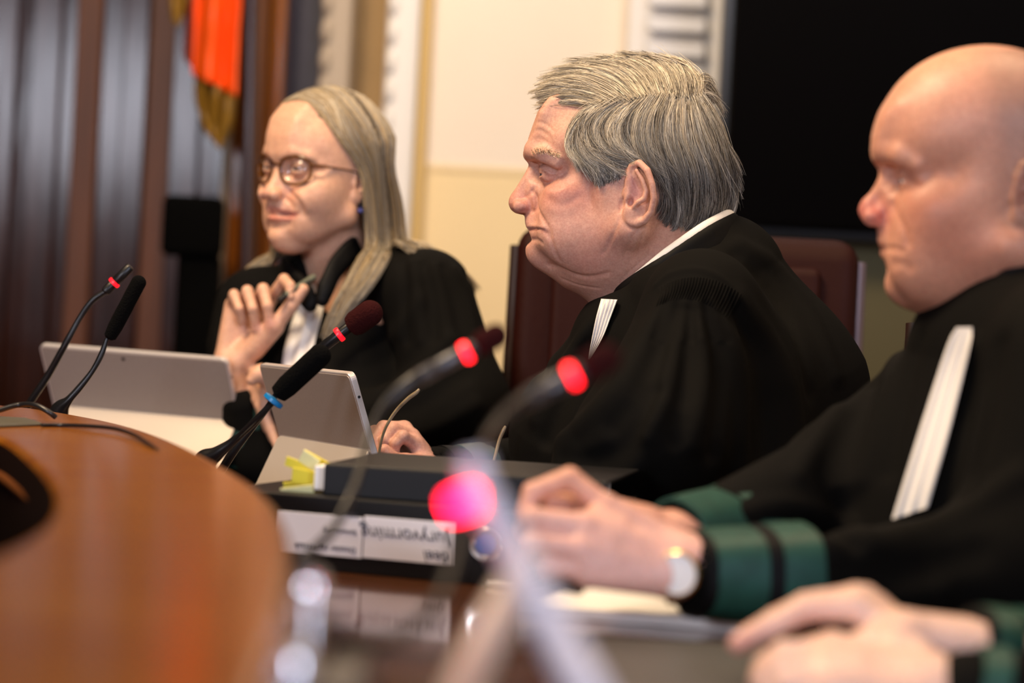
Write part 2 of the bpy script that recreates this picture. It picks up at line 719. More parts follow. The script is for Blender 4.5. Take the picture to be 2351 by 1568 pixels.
def strands_mesh(name, paths, rad, cols, sides=3, taper=0.35):
    """paths (N,K,3) world metres -> thin tapered tubes with per-strand colour"""
    P = np.asarray(paths, float)
    N, K, _ = P.shape
    T = np.gradient(P, axis=1)
    T /= np.linalg.norm(T, axis=2, keepdims=True) + 1e-12
    ref = rng.normal(size=(N, 1, 3)) + 0 * T
    a = np.cross(T, ref); a /= np.linalg.norm(a, axis=2, keepdims=True) + 1e-12
    b = np.cross(T, a)
    t = np.linspace(0, 1, K)
    prof = np.where(t < 0.7, 1.0, 1 - (t - 0.7) / 0.3 * (1 - taper))
    rr = np.asarray(rad) * np.ones(N)
    R = rr[:, None] * prof[None]
    V = np.empty((N, K, sides, 3))
    for s in range(sides):
        an = 2 * math.pi * s / sides
        V[:, :, s] = P + R[..., None] * (math.cos(an) * a + math.sin(an) * b)
    idx = np.arange(N * K * sides).reshape(N, K, sides)
    i0 = idx[:, :-1]; i1 = idx[:, 1:]
    F = np.stack([i0, np.roll(i0, -1, 2), np.roll(i1, -1, 2), i1], -1).reshape(-1, 4)
    cols = np.asarray(cols)
    C = np.repeat(cols, K * sides, axis=0) if cols.ndim == 2 else np.repeat(cols.reshape(N * K, 3), sides, axis=0)
    return mesh_np(name, V.reshape(-1, 3), F, C)

# ------------------------------------------------------------------ heads and hands
def rot_frame(yaw, pitch=0.0, roll=0.0):
    """columns fwd,left,up in the person-local frame; yaw 0 = facing image left, 90 = facing the camera"""
    y = math.radians(yaw)
    fwd = np.array([-math.cos(y), 0, math.sin(y)])
    up = np.array([0, 1.0, 0])
    left = np.cross(up, fwd)
    p = math.radians(pitch)          # positive pitch: nose up
    fwd, up = math.cos(p) * fwd + math.sin(p) * up, -math.sin(p) * fwd + math.cos(p) * up
    r = math.radians(roll)           # positive roll: crown leans to the person's left
    up, left = math.cos(r) * up + math.sin(r) * left, -math.sin(r) * up + math.cos(r) * left
    return np.stack([fwd, left, up], 1)


def interp(x, xs, ys):
    return np.interp(x, xs, ys)


def build_head(S, L):
    """adds a head to sculpt S (frame must be the head frame). L holds landmarks in mm."""
    N, T, SN, M, C = [np.array(L[k], float) for k in ('N', 'T', 'S', 'M', 'C')]
    E = np.array(L['E'], float)
    ear = np.array(L['ear'], float)      # ear centre (x,y,z)
    fat = L.get('fat', 1.0)
    wmid = L.get('wmid', 26)
    # skull and facial masses
    S.ell(L['cran'][0], L['cran'][1], k=0)
    if 'cran2' in L:
        S.ell(L['cran2'][0], L['cran2'][1], k=20)
    zf = (N[1] + C[1]) / 2
    S.ell((M[0] - 66, 0, zf + 2), (60, 56 * fat, (N[1] - C[1]) / 2 + 14), k=22)
    S.ell((N[0] - 48, 0, N[1] + 26), (46, 58, 40), k=20)
    for s in (-1, 1):
        S.cap((ear[0] + 14, s * (ear[1] - 14), M[1] + 4), (C[0] - 26, s * 20, C[1] + 12), 22 * fat, 17, k=20)
        S.ell((E[0] - 22, s * 46, E[2] - 26), (24, 19, 18), k=16)
        ck = L.get('cheek', 1.0)
        S.ell((M[0] - 42, s * 40 * fat * ck, M[1] + 2), (32 * ck, 22 * ck, 36), k=18)
        S.ell((ear[0] + 22, s * (ear[1] - 13), ear[2] + 4), (30, 12, 34), k=18)
    # profile strip
    S.poly(L['prof'], lambda x, z: interp(z, [C[1] - 8, C[1] + 12, M[1], SN[1], N[1], N[1] + 30, N[1] + 60],
                                          [wmid * .72, wmid * .85, wmid * .95, wmid * .8, wmid * .8, wmid * 1.35, wmid * 1.6]),
           rnd=9, k=16)
    # brow ridge
    br = L.get('brow', 7)
    for s in (-1, 1):
        S.chain([(N[0] + 1, s * 9, N[1] + 13), (N[0] - 3, s * 26, N[1] + 17), (N[0] - 15, s * 44, N[1] + 12), (N[0] - 30, s * 54, N[1] + 2)],
                [br, br, br * .9, br * .7], k=11)
        # socket
        S.ell((E[0] + 13, s * E[1], E[2] + 1), (13, 17, 10), k=11, mode='sub')
        S.ell((N[0] - 2, s * 15, N[1] - 6), (9, 7, 12), k=8, mode='sub')
    # nose
    wn = L.get('nose', (6, 9, 13, 16))
    S.poly(L['noseprof'], lambda x, z: interp(z, [SN[1] - 3, T[1], (T[1] + N[1]) / 2, N[1]], [wn[3] * .75, wn[2], wn[1], wn[0]])
           * interp(x, [T[0] - 30, T[0] - 2], [1.25, .82]), rnd=6, k=8)
    ts = L.get('tip', 11)
    S.ell((T[0] - ts, 0, T[1]), (ts, ts * 1.12, ts), k=6)
    for s in (-1, 1):
        S.ell((SN[0] + 5, s * wn[3], SN[1] + 8), (11, 6.5, 8.5), k=4)
        S.dent([(SN[0] - 6, s * (wn[3] + 5), SN[1] + 3), (SN[0] - 4, s * (wn[3] + 6), SN[1] + 12), (SN[0] + 5, s * (wn[3] + 5), SN[1] + 17)], 2.2, 3.0)
        S.ell((SN[0] + 8, s * (wn[3] - 6.5), SN[1] + 0.5), (7, 3.6, 4.5), k=2.5, mode='sub')
    # mouth
    mw = L.get('mouth', 24)
    mc = L.get('mcorner', (-13, 0))
    ul, ll = L.get('lips', (4.2, 5.0))
    ou, ol = L.get('lipout', (-3.0, -3.5))
    for s in (-1, 1):
        S.chain([(M[0] + ou, 0, M[1] + ul * .8), (M[0] + ou - 2.0, s * 8, M[1] + ul * .95), (M[0] + mc[0], s * (mw - 4), M[1] + mc[1] + 1)], [ul, ul * .9, ul * .4], k=5)
        S.chain([(M[0] + ol, 0, M[1] - ll * .9), (M[0] + ol - 2.5, s * 9, M[1] - ll * .85), (M[0] + mc[0], s * (mw - 5), M[1] + mc[1] - 1.5)], [ll, ll * .9, ll * .4], k=5)
    op = L.get('open', 0.0)
    for s in (-1, 1):
        S.chain([(M[0] + 3, 0, M[1] - op * .3), (M[0] + 1, s * mw * .45, M[1] - op * .25), (M[0] + mc[0] + 2, s * mw, M[1] + mc[1])],
                [1.0 + op, 1.0 + op * .9, 0.8], k=1.5, mode='sub')
    S.dent([(M[0], 0, SN[1] - 2), (M[0], 0, M[1] + 6)], 1.0, 3.0)
    # eyes: lid mound with an opening, a separate eyeball fills it
    ro = L.get('eye', (8.5, 11.5, 4.6))
    ez = L.get('eyetilt', 0)
    for s in (-1, 1):
        e = np.array([E[0], s * E[1], E[2]])
        S.ell(e, 13.2, k=5)
        S.ell(e + (11.0, s * 1.0, -0.8), ro, k=1.2, mode='sub')
        lid = [e + (6.5, -s * 13, ro[2] + .5), e + (12.5, 0, ro[2] + 2.6), e + (5.5, s * 13, ro[2] + .0)]
        S.dent(lid, 0.9, 1.6)
    # ears
    for s in L.get('earsides', (-1, 1)):
        build_ear(S, L, s, ear)
    for d in L.get('dents', []):
        pts, amp, sg = d[:3]
        for s in ((-1, 1) if len(d) == 3 else (d[3],)):
            S.dent([(p[0], s * p[1], p[2]) for p in pts], amp, sg)
    for e in L.get('extra', []):
        c, r, k = e[:3]
        mode = e[3] if len(e) > 3 else 'add'
        for s in ((-1, 1) if abs(c[1]) > 0.01 else (1,)):
            S.ell((c[0], s * c[1], c[2]), r, k=k, mode=mode)


def build_ear(S, L, s, ear):
    sc = L.get('earscale', 1.0)
    tilt = math.radians(L.get('eartilt', 12))
    O0, R0 = S.O.copy(), S.R.copy()
    # ear frame: u = back, v = outwards, w = up (tilted so the top leans back)
    back = np.array([-1, 0, 0.0]); out = np.array([0, s, 0.0]); up = np.array([0, 0, 1.0])
    fl = math.radians(L.get('earflare', 18))
    back, out = math.cos(fl) * back + math.sin(fl) * out, math.cos(fl) * out - math.sin(fl) * back
    up, back = math.cos(tilt) * up + math.sin(tilt) * back, math.cos(tilt) * back - math.sin(tilt) * up
    Rl = np.stack([back, out, up], 1)
    S.frame(O0 + R0 @ ear, R0 @ Rl)
    k = sc
    S.ell((1 * k, 0, 2 * k), (15.5 * k, 4.2 * k, 29 * k), k=3)
    S.ell((-1 * k, 1.8 * k, -22 * k), (10 * k, 4.6 * k, 11.5 * k), k=3)
    S.ell((2 * k, 7 * k, 2 * k), (11 * k, 6.5 * k, 21 * k), k=2.5, mode='sub')
    rim = [(-9, 3.0, 6), (-11, 2.6, 14), (-8, 2.6, 24), (0, 2.8, 30), (9, 3, 28), (15, 3, 18), (16, 3, 5), (13, 2.4, -8), (7, 1.6, -20)]
    S.chain([(a * k, b * k, c * k) for a, b, c in rim], [2.6 * k, 2.8 * k, 3.0 * k, 3.1 * k, 3.2 * k, 3.3 * k, 3.2 * k, 3.0 * k, 2.6 * k], k=2.0)
    anti = [(-2, 2.6, 21), (5, 3.2, 15), (8.5, 4.2, 5), (7.5, 4.6, -5), (3, 4.2, -13), (-4, 3.6, -15)]
    S.chain([(a * k, b * k, c * k) for a, b, c in anti], [1.8 * k, 2.6 * k, 3.2 * k, 3.4 * k, 3.2 * k, 2.8 * k], k=2.5)
    S.ell((-1.5 * k, 6 * k, -5 * k), (6.0 * k, 8 * k, 7.5 * k), k=2, mode='sub')
    S.ell((-9.5 * k, 2.5 * k, -5 * k), (4.0 * k, 3.2 * k, 6 * k), k=3)
    S.cap((-11 * k, 1.5 * k, 4 * k), (0, 2.4 * k, 2 * k), 2.2 * k, 1.3 * k, k=2.5)
    S.frame(O0, R0)


def build_hand(S, wrist, elbow, fingers, thumb, wr=(24, 19), fr=(9.0, 8.2, 7.4, 6.4), palm=None, fore=(30, 42), palmr=11.5):
    """fingers: list of 4 joint lists [mcp,pip,dip,tip] (mm, person-local); thumb [cmc,mcp,ip,tip]"""
    w = np.asarray(wrist, float)
    mc = [np.asarray(f[0], float) for f in fingers]
    across = mc[-1] - mc[0]
    across /= np.linalg.norm(across) + 1e-9
    el = np.asarray(elbow, float)
    # forearm: two bones side by side give an oval wrist
    for s in (-1, 1):
        S.cap(w + across * s * (wr[0] - wr[1]), el + across * s * 6, wr[1], fore[1] * .8, k=14)
    # palm from metacarpal chains
    for i, m in enumerate(mc):
        t = (i / (len(mc) - 1.0) - .5)
        b = w + across * t * wr[0] * 1.15
        S.cap(b, m, palmr * 1.05, palmr * .86, k=9)
    for a, b in zip(mc[:-1], mc[1:]):
        mid = (a + b) / 2
        S.cap(w * .25 + mid * .75, mid, palmr * .9, palmr * .72, k=6)
    # fingers
    for i, f in enumerate(fingers):
        sc = (1.0, 1.04, 0.98, 0.88)[min(i, 3)] if len(fingers) == 4 else 1.0
        r = [q * sc for q in fr]
        P = [np.asarray(q, float) for q in f]
        S.cap(P[0], P[1], r[0] * 1.05, r[1], k=4)
        S.cap(P[1], P[2], r[1] * 1.02, r[2], k=2.5)
        S.cap(P[2], P[3], r[2] * 1.0, r[3], k=2.0)
    T = [np.asarray(q, float) for q in thumb]
    S.cap(w * .55 + T[0] * .45, T[1], 17, 12, k=12)
    S.cap(T[0], T[1], 14, 11.5, k=8)
    S.cap(T[1], T[2], 11, 9.8, k=4)
    S.cap(T[2], T[3], 9.8, 7.8, k=2.5)


SKIN_OPTS = dict(speck=.11, sss=0.2, noise=0.09, nscale=140, bump=0.00022, bscale=1100, attr='Col')


def skin_mat(name, rough=0.46, **kw):
    o = dict(SKIN_OPTS); o.update(kw)
    return mat(name, rough=rough, spec=0.45, **o)


def finish(S, name, loc, material, parent, h=2.0, colfun=None, fine=True):
    V, F = S.mesh(h, fine)
    cols = colfun(V) if colfun else None
    me = mesh_np(name, loc.world(V), F, cols)
    return link(name, me, material, parent)

# ------------------------------------------------------------------ the room
def struct(name, me, m, smooth=False):
    o = link(name, me, m, None, smooth)
    o['kind'] = 'structure'
    return o


def slab(name, x0, x1, y0, y1, z0, z1, m, bev=0.0):
    me = box_mesh(x1 - x0, y1 - y0, z1 - z0, bev, 2, ((x0 + x1) / 2, (y0 + y1) / 2, (z0 + z1) / 2), name)
    return struct(name, me, m)


def xat(px, D, py=250):
    return W(px, py, D)[0]


CREAM = mat('cream paint', (0.82, 0.71, 0.57), rough=0.7, noise=.03, nscale=3)
CREAM_LOW = mat('yellow cream paint', (0.80, 0.62, 0.33), rough=0.6, noise=.03, nscale=3)
WHITE_TRIM = mat('white trim paint', (0.78, 0.74, 0.68), rough=0.5)
TAN = mat('tan paint', (0.38, 0.24, 0.09), rough=0.6, noise=.1, nscale=8)
OCHRE = mat('ochre paint', (0.55, 0.37, 0.12), rough=0.5)
CEIL = mat('ceiling white', (0.78, 0.74, 0.68), rough=0.9)
CARPET = mat('carpet red brown', (0.10, 0.035, 0.025), rough=0.95, noise=.3, nscale=60)
WALNUT = mat('dark polished walnut', (0.016, 0.0045, 0.0018), rough=0.15, coat=0.0, color2=(0.034, 0.009, 0.003), nscale=5, stretch=(6, 6, .9), bump=.003, bscale=1.3, spec=.17)
HONEY = mat('honey brown polished wood', (0.26, 0.085, 0.012), rough=0.16, coat=.6, color2=(0.15, 0.042, 0.007), nscale=6, stretch=(9, 9, .35), bump=.0015, bscale=2)
OLIVE = mat('olive wall', (0.075, 0.062, 0.018), rough=0.7)
BLACKGLASS = mat('black screen glass', (0.0015, 0.0012, 0.0012), rough=0.5, spec=.02)

YW = 5.2
slab('floor', -3.4, 3.0, -3.2, YW + .3, -0.1, 0.0, CARPET)
slab('ceiling', -3.4, 3.0, -3.2, YW + .3, 3.1, 3.2, CEIL)
# far wall: cream field with a warmer lower half
xa, xb = xat(975, YW), xat(1440, YW)
zc = W(1100, 388, YW)[2]
slab('wall_far', xa, xb, YW, YW + .12, zc, 3.1, CREAM)
slab('wall_far_lower', xa, 3.0, YW, YW + .12, 0, zc, CREAM_LOW)
slab('wall_far_right', xb, 3.0, YW, YW + .12, zc, 3.1, CREAM)
slab('wall_far_left', -3.4, xa, YW + .25, YW + .37, 0, 3.1, TAN)
slab('wall_left', -3.4, -3.3, -3.1, YW + .3, 0, 3.1, WALNUT)
slab('wall_right', 2.9, 3.0, -3.1, YW + .3, 0, 3.1, CREAM)
# wall behind the camera with two tall windows
WB = -3.1
win = [(-3.0, -1.75, 1.62, 2.42), (1.5, 2.7, 0.9, 2.7)]
slab('wall_behind', -3.4, 3.0, WB - .1, WB, 0, .9, WALNUT)
slab('wall_behind_top', -3.4, 3.0, WB - .1, WB, 2.75, 3.1, WALNUT)
slab('wall_behind_mid', -1.75, 1.5, WB - .1, WB, .9, 2.75, WALNUT)
slab('wall_behind_under', -3.0, -1.75, WB - .1, WB, .9, 1.62, WALNUT)
slab('wall_behind_over', -3.0, -1.75, WB - .1, WB, 2.42, 2.75, WALNUT)
slab('wall_behind_left', -3.4, -3.0, WB - .1, WB, .9, 2.75, WALNUT)
slab('wall_behind_right', 2.7, 3.0, WB - .1, WB, .9, 2.75, WALNUT)
DAY = mat('daylight behind the window', (.8, .85, 1), rough=1, emit=(.72, .80, 1.0), estr=1.5)
for i, (x0, x1, z0, z1) in enumerate(win):
    vs, fs = [], []
    me = box_mesh(x1 - x0, .02, z1 - z0, 0, 1, ((x0 + x1) / 2, WB - .08, (z0 + z1) / 2))
    pane = link('window_%d' % (i + 1), me, DAY, None, False); pane['kind'] = 'structure'
    bm = bmesh.new()
    for (cx, w, cz, h) in [((x0 + x1) / 2, .07, (z0 + z1) / 2, z1 - z0), (x0 + .03, .06, (z0 + z1) / 2, z1 - z0), (x1 - .03, .06, (z0 + z1) / 2, z1 - z0),
                           ((x0 + x1) / 2, x1 - x0, z0 + .04, .08), ((x0 + x1) / 2, x1 - x0, z1 - .04, .08), ((x0 + x1) / 2, x1 - x0, z0 + (z1 - z0) * .62, .06)]:
        bmesh.ops.create_cube(bm, size=1, matrix=Matrix.Translation((cx, WB - .03, cz)) @ Matrix.Diagonal((w, .05, h, 1)))
    m2 = bpy.data.meshes.new('frame'); bm.to_mesh(m2); bm.free()
    struct('trim_window_%d' % (i + 1), m2, WHITE_TRIM)

# white pilaster with carved beads, ochre strip, tan reveal, beige carved strip
x1_, x2_ = xat(882, YW), xat(957, YW)
slab('trim_1', x1_, x2_, YW - .06, YW + .3, 0, 3.1, WHITE_TRIM, .012)
x3_ = xat(984, YW)
slab('trim_2', x2_, x3_, YW - .03, YW + .2, 0, 3.1, OCHRE, .006)
slab('trim_3', xat(800, YW + .1), x1_, YW + .10, YW + .3, 0, 3.1, TAN)
BEIGE = mat('beige carved trim', (0.42, 0.34, 0.25), rough=.6)
slab('trim_4', xat(732, YW), xat(800, YW), YW - .02, YW + .3, 0, 3.1, BEIGE, .012)
for nm, xc, yy, m in (('trim_5', x1_ + .012, YW - .065, WHITE_TRIM), ('trim_6', xat(742, YW), YW - .03, BEIGE)):
    bm = bmesh.new()
    z = .1
    while z < 3.05:
        bmesh.ops.create_uvsphere(bm, u_segments=12, v_segments=8, radius=.5, matrix=Matrix.Translation((xc, yy, z)) @ Matrix.Diagonal((.022, .022, .05, 1)))
        z += .062
    m2 = bpy.data.meshes.new('beads'); bm.to_mesh(m2); bm.free()
    struct(nm, m2, m, True)
# thin rail where the two wall colours meet
slab('trim_7', x3_, xb, YW - .004, YW, zc - .006, zc + .004, CREAM_LOW)

# dark blue-brown recess and the honey-coloured door post at the left
NAVY = mat('dark navy recess', (0.022, 0.018, 0.035), rough=.55, noise=.4, nscale=12, stretch=(6, 6, .3))
slab('trim_8', xat(640, YW), xat(730, YW), YW + .06, YW + .2, 0, 3.1, NAVY)
YP = YW - .05
ps = [xat(536, YP, 300), xat(566, YP, 300), xat(577, YP, 300), xat(598, YP, 300), xat(606, YP, 300), xat(645, YP, 300)]
HIGH = mat('glossy honey wood', (0.20, 0.062, 0.012), rough=.09, coat=1.0, coat_rough=.04, color2=(0.14, 0.04, .008), nscale=6, stretch=(9, 9, .3))
slab('trim_9', ps[0], ps[1], YP - .02, YP + .2, 0, 3.1, HONEY, .008)
slab('trim_10', ps[1], ps[4], YP - .06, YP + .2, 0, 3.1, HIGH, .016)
slab('trim_11', ps[4], ps[5], YP, YP + .2, 0, 3.1, HONEY, .008)
slab('trim_12', xat(510, YP, 450), ps[0], YP - .03, YP + .2, 0, 3.1, mat('grey beige edge', (.17, .12, .075), rough=.5), .004)

# polished panelling: vertical boards of uneven width, each turned a little
edges = [-160, -90, -30, 30, 66, 130, 168, 222, 276, 330, 392, 455, 512]
rnd = random.Random(7)
for i in range(len(edges) - 1):
    xa_, xb_ = xat(edges[i], YW, 400), xat(edges[i + 1], YW, 400)
    me = box_mesh(xb_ - xa_ + .004, .05, 3.1, .004, 2, (0, 0, 1.55))
    me.transform(Matrix.Translation(((xa_ + xb_) / 2, YW + .02 * (i % 2), 0)) @ Matrix.Rotation(math.radians(rnd.uniform(-1.3, 1.3)), 4, 'Z'))
    struct('wall_panel', me, mat('brown board', (0.10, 0.030, 0.005), rough=.38, spec=.2, noise=.3, nscale=5, stretch=(6, 6, .5)) if i in (6, 9) else WALNUT)
slab('wall_panel_left', -3.3, xat(-160, YW, 400), YW, YW + .05, 0, 3.1, WALNUT)

# louvred white panel beside the black screen
lx0, lx1 = xat(1436, YW, 100), xat(1668, YW, 100)
slab('door_1', lx0, lx1, YW - .06, YW + .02, 0, 3.1, WHITE_TRIM, .01)
GREYT = mat('cool white louvres', (0.62, 0.61, 0.62), rough=.5)
bm = bmesh.new()
z = .3
i = 0
zt = W(1540, 10, YW)[2]
for k in range(-22, 6):
    zz = zt - .0 + k * .0525
    bmesh.ops.create_cube(bm, size=1, matrix=Matrix.Translation(((lx0 * .78 + lx1 * .22 + lx1 * .72 + lx0 * .28) / 2, YW - .085, zz)) @ Matrix.Rotation(math.radians(-32), 4, 'X') @
                          Matrix.Diagonal(((lx1 - lx0) * .56, .012, .046, 1)))
m2 = bpy.data.meshes.new('louvres'); bm.to_mesh(m2); bm.free()
bevel_mesh(m2, .003, 2)
struct('door_1_louvres', m2, GREYT)

# big black screen
sc_ = empty('screen', (1.2, YW - .2, 0))
tag(sc_, 'large black screen filling the wall behind the bald man', 'screen')
YS = 4.75
sx0 = xat(1672, YS, 250); sz0 = W(2000, 534, YS)[2]
link('panel', box_mesh(2.2, .05, 1.9, .012, 2, (sx0 + 1.1, YS, sz0 + .95)), BLACKGLASS, sc_)
link('bezel', box_mesh(2.24, .04, 1.94, .01, 2, (sx0 + 1.1, YS + .03, sz0 + .95)), mat('black plastic', (.01, .01, .011), rough=.35), sc_)
link('stand', box_mesh(1.2, .04, sz0, .006, 2, (sx0 + 1.4, YS + .04, sz0 / 2)), MATS['black plastic'], sc_)
slab('wall_far_dado', xat(1700, YS + .1, 600), 2.9, YS + .12, YS + .16, 0, sz0 + .15, OLIVE)

# ------------------------------------------------------------------ flag
fl = empty('flag', W(500, 330, 4.95))
tag(fl, 'orange flag with a golden fringe hanging in front of the dark panelling', 'flag')
ORANGE = mat('orange satin', (0.95, 0.095, 0.002), rough=.5, noise=.12, nscale=14)
GOLD = mat('golden fringe', (0.27, 0.14, 0.010), rough=.6, noise=.45, nscale=40, stretch=(6, 6, .6))
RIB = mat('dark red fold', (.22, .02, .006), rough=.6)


def cloth(poly_l, poly_r, D, amp, nw, m, name, thick=.004, ph=0.0):
    A = catmull(np.array(poly_l, float), 8); B = catmull(np.array(poly_r, float), 8)
    n = 40; nu = 24
    ta = np.linspace(0, 1, len(A)); t = np.linspace(0, 1, n)
    a = np.stack([np.interp(t, ta, A[:, i]) for i in (0, 1)], 1)
    tb = np.linspace(0, 1, len(B))
    b = np.stack([np.interp(t, tb, B[:, i]) for i in (0, 1)], 1)
    vs = []
    for j in range(n):
        for i in range(nu):
            u = i / (nu - 1)
            p = a[j] * (1 - u) + b[j] * u
            vs.append(W(p[0], p[1], D + amp * math.sin(u * 6.28 * nw + ph + j * .03)))
    fs = [(j * nu + i, j * nu + i + 1, (j + 1) * nu + i + 1, (j + 1) * nu + i) for j in range(n - 1) for i in range(nu - 1)]
    o = link(name, mesh_py(name, vs, fs), m, fl)
    s = o.modifiers.new('t', 'SOLIDIFY'); s.thickness = thick
    return o


cloth([(470, -620), (446, -60), (444, 60), (440, 170)], [(560, -620), (556, -60), (550, 80), (544, 222)], 4.93, .022, 1.6, ORANGE, 'cloth')
cloth([(446, 172), (448, 235), (470, 300)], [(541, 212), (532, 290), (508, 345)], 4.95, .02, 3.2, GOLD, 'fringe')
cloth([(440, -500), (396, -60), (388, 0), (398, 50)], [(470, -500), (440, -60), (432, 0), (412, 62)], 4.97, .01, 2.2, GOLD, 'fringe')
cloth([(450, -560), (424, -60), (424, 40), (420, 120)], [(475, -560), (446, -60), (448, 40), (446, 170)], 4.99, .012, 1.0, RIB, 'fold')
link('pole', tube_mesh([W(590, -760, 4.95), W(556, 1200, 5.02)], [.016, .016], sides=16, smooth_n=1), mat('dark pole wood', (.03, .010, .005), rough=.25), fl)


# ------------------------------------------------------------------ chairs
LEATHER = mat('dark brown leather', (0.020, 0.0025, 0.0012), spec=.14, rough=0.6, bump=.0006, bscale=160)
LEATHER2 = mat('red brown leather', (0.075, 0.020, 0.012), rough=0.5, spec=.3, bump=.0006, bscale=160)


def make_chair(name, label, loc, rotz, w=.49, top=1.17, mat_b=LEATHER, group=None):
    r = empty(name, (0, 0, 0))
    tag(r, label, 'chair', group)
    bz = .56
    back = box_mesh(w, .085, top - bz, .035, 5, (0, 0, (top + bz) / 2))
    for v in back.vertices:
        v.co.y += .05 * (v.co.x / (w / 2)) ** 2 * -1 - .06 * (v.co.z - bz)*-1
    link('backrest', back, mat_b, r)
    pad = box_mesh(w * .78, .03, (top - bz) * .82, .014, 4, (0, -.052, (top + bz) / 2 + .01))
    for v in pad.vertices:
        v.co.y += .05 * (v.co.x / (w / 2)) ** 2 * -1 + .06 * (v.co.z - bz)
    link('back_pad', pad, mat_b, r)
    link('lower_band', box_mesh(w * .98, .075, .12, .02, 4, (0, -.01, .54)), LEATHER2, r)
    link('seat', box_mesh(w, .44, .09, .04, 5, (0, -.22, .42)), mat_b, r)
    for s in (-1, 1):
        link('armrest', tube_mesh([(s * (w / 2 + .02), .0, .70), (s * (w / 2 + .03), -.2, .70), (s * (w / 2 + .02), -.36, .69), (s * (w / 2), -.38, .62), (s * (w / 2), -.36, .46)],
                                  [.02] * 5, sides=12), LEATHER2, r)
        link('side_frame', tube_mesh([(s * (w / 2 + .004), .03, top - .03), (s * (w / 2 + .004), .0, .8), (s * (w / 2), -.02, .45)], [.011, .011, .012], sides=10),
             mat('chair frame', (.02, .006, .004), rough=.5) if s < 0 else mat('chair edge highlight', (.16, .12, .14), rough=.4, metal=.3), r)  # right side carries the edge highlight as a paler lavender colour
    for a in range(5):
        an = a * 2 * math.pi / 5
        link('leg', tube_mesh([(0, -.22, .12), (.16 * math.cos(an), -.22 + .16 * math.sin(an), .09), (.30 * math.cos(an), -.22 + .30 * math.sin(an), .045)], [.024, .02, .022], sides=10),
             MATS['black plastic'], r)
    link('column', tube_mesh([(0, -.22, .10), (0, -.22, .42)], [.03, .028], sides=14, smooth_n=1), MATS['black plastic'], r)
    r.location = loc
    r.rotation_euler = (0, 0, rotz)
    return r


p_ = W(1572, 700, 3.50)
make_chair('office_chair', 'dark brown leather chair behind the grey-haired man', (p_[0], p_[1], 0), math.radians(-4), w=.49, top=1.14)
p_ = W(2590, 800, 2.86)
make_chair('office_chair', 'dark brown leather chair behind the bald man, mostly hidden', (p_[0], p_[1], 0), math.radians(-6), w=.49, top=1.055)
# black chair far back, in front of the panelling
bc = empty('office_chair', W(442, 800, 4.9))
tag(bc, 'black chair back against the dark panelling below the flag', 'chair')
BLK = mat('black fabric', (.0012, .0012, .0012), rough=.9, spec=.05)
c_ = W(443, 520, 4.9)
link('backrest', box_mesh(.125, .05, .125, .018, 4, tuple(c_)), BLK, bc)
link('lower_backrest', box_mesh(.09, .045, .30, .02, 4, (c_[0] + .014, c_[1] + .02, c_[2] - .20)), BLK, bc)
link('post', tube_mesh([(c_[0], c_[1] + .03, c_[2] - .3), (c_[0], c_[1] + .03, 0.02)], [.018, .02], sides=12, smooth_n=1), BLK, bc)
link('foot', lathe_mesh([(.20, 0), (.20, .015), (.03, .035)], 24, ((c_[0], c_[1] + .03, 0), (0, 0, 1))), BLK, bc)

# ------------------------------------------------------------------ tables
TABLE = mat('polished table wood', (0.115, 0.040, 0.012), rough=0.13, coat=.5, coat_rough=.06, color2=(0.065, 0.020, 0.006), nscale=3.5, stretch=(1.2, 7, 4), bump=.0003, bscale=4, spec=.6)
CONS = mat('amber polished wood', (0.27, 0.098, 0.007), rough=0.2, coat=0.0, coat_rough=.06, color2=(0.18, 0.05, 0.004), nscale=3.0, stretch=(1.4, 7, 4), bump=.0003, bscale=4, spec=.22)
tb = empty('conference_table', (-.6, 2.0, 0))
tag(tb, 'long polished brown conference table the robed people sit at', 'table')
tp = catmull(np.array([(-1.0, 4.1), (-.43, 3.36), (.0, 2.80), (.24, 2.22), (.35, 1.68), (.46, 1.1), (.56, .3)]), 6).tolist()
tp += [(-1.9, .3), (-2.0, 4.1)]
link('tabletop', prism_mesh(tp, .705, .75, .006, 3), TABLE, tb, False)
for (x, y) in ((-1.5, .8), (-1.5, 3.6), (.25, 1.0), (-.5, 2.9)):
    link('leg', box_mesh(.14, .14, .705, .01, 2, (x, y, .3525)), TABLE, tb, False)

ZC = .867
cs = empty('raised_console', (-.9, 1.9, .75))
tag(cs, 'raised amber wooden console with a curved edge and an oval opening', 'table')
outer = [onplane(x, y, ZC) for x, y in [(-260, 905), (-100, 918), (0, 931), (70, 938), (160, 952), (260, 972), (345, 998), (430, 1034), (500, 1072), (560, 1110), (608, 1156), (634, 1215),
                                        (640, 1290), (628, 1380), (604, 1480), (570, 1600), (520, 1780)]]
outer = catmull(np.array(outer)[:, :2], 5)
outer = np.vstack([outer, [(-1.5, outer[-1][1])], [(-1.75, 1.6)], [(-1.6, outer[0][1])]])
hole = catmull(np.array([onplane(x, y, ZC)[:2] for x, y in [(-330, 985), (-160, 975), (-60, 985), (24, 1010), (92, 1058), (138, 1106), (152, 1150), (134, 1196), (80, 1240), (-10, 1285), (-160, 1330), (-400, 1380), (-330, 985)]]), 6)
cu = bpy.data.curves.new('c', 'CURVE')
cu.dimensions = '2D'; cu.fill_mode = 'BOTH'; cu.extrude = .05; cu.bevel_depth = .008; cu.bevel_resolution = 3
for pts in (outer, hole[:-1]):
    sp = cu.splines.new('POLY'); sp.points.add(len(pts) - 1)
    for i, p in enumerate(pts):
        sp.points[i].co = (p[0], p[1], 0, 1)
    sp.use_cyclic_u = True
tmp = bpy.data.objects.new('tmp', cu); COL.objects.link(tmp)
bpy.context.view_layer.update()
me = bpy.data.meshes.new_from_object(tmp.evaluated_get(bpy.context.evaluated_depsgraph_get()))
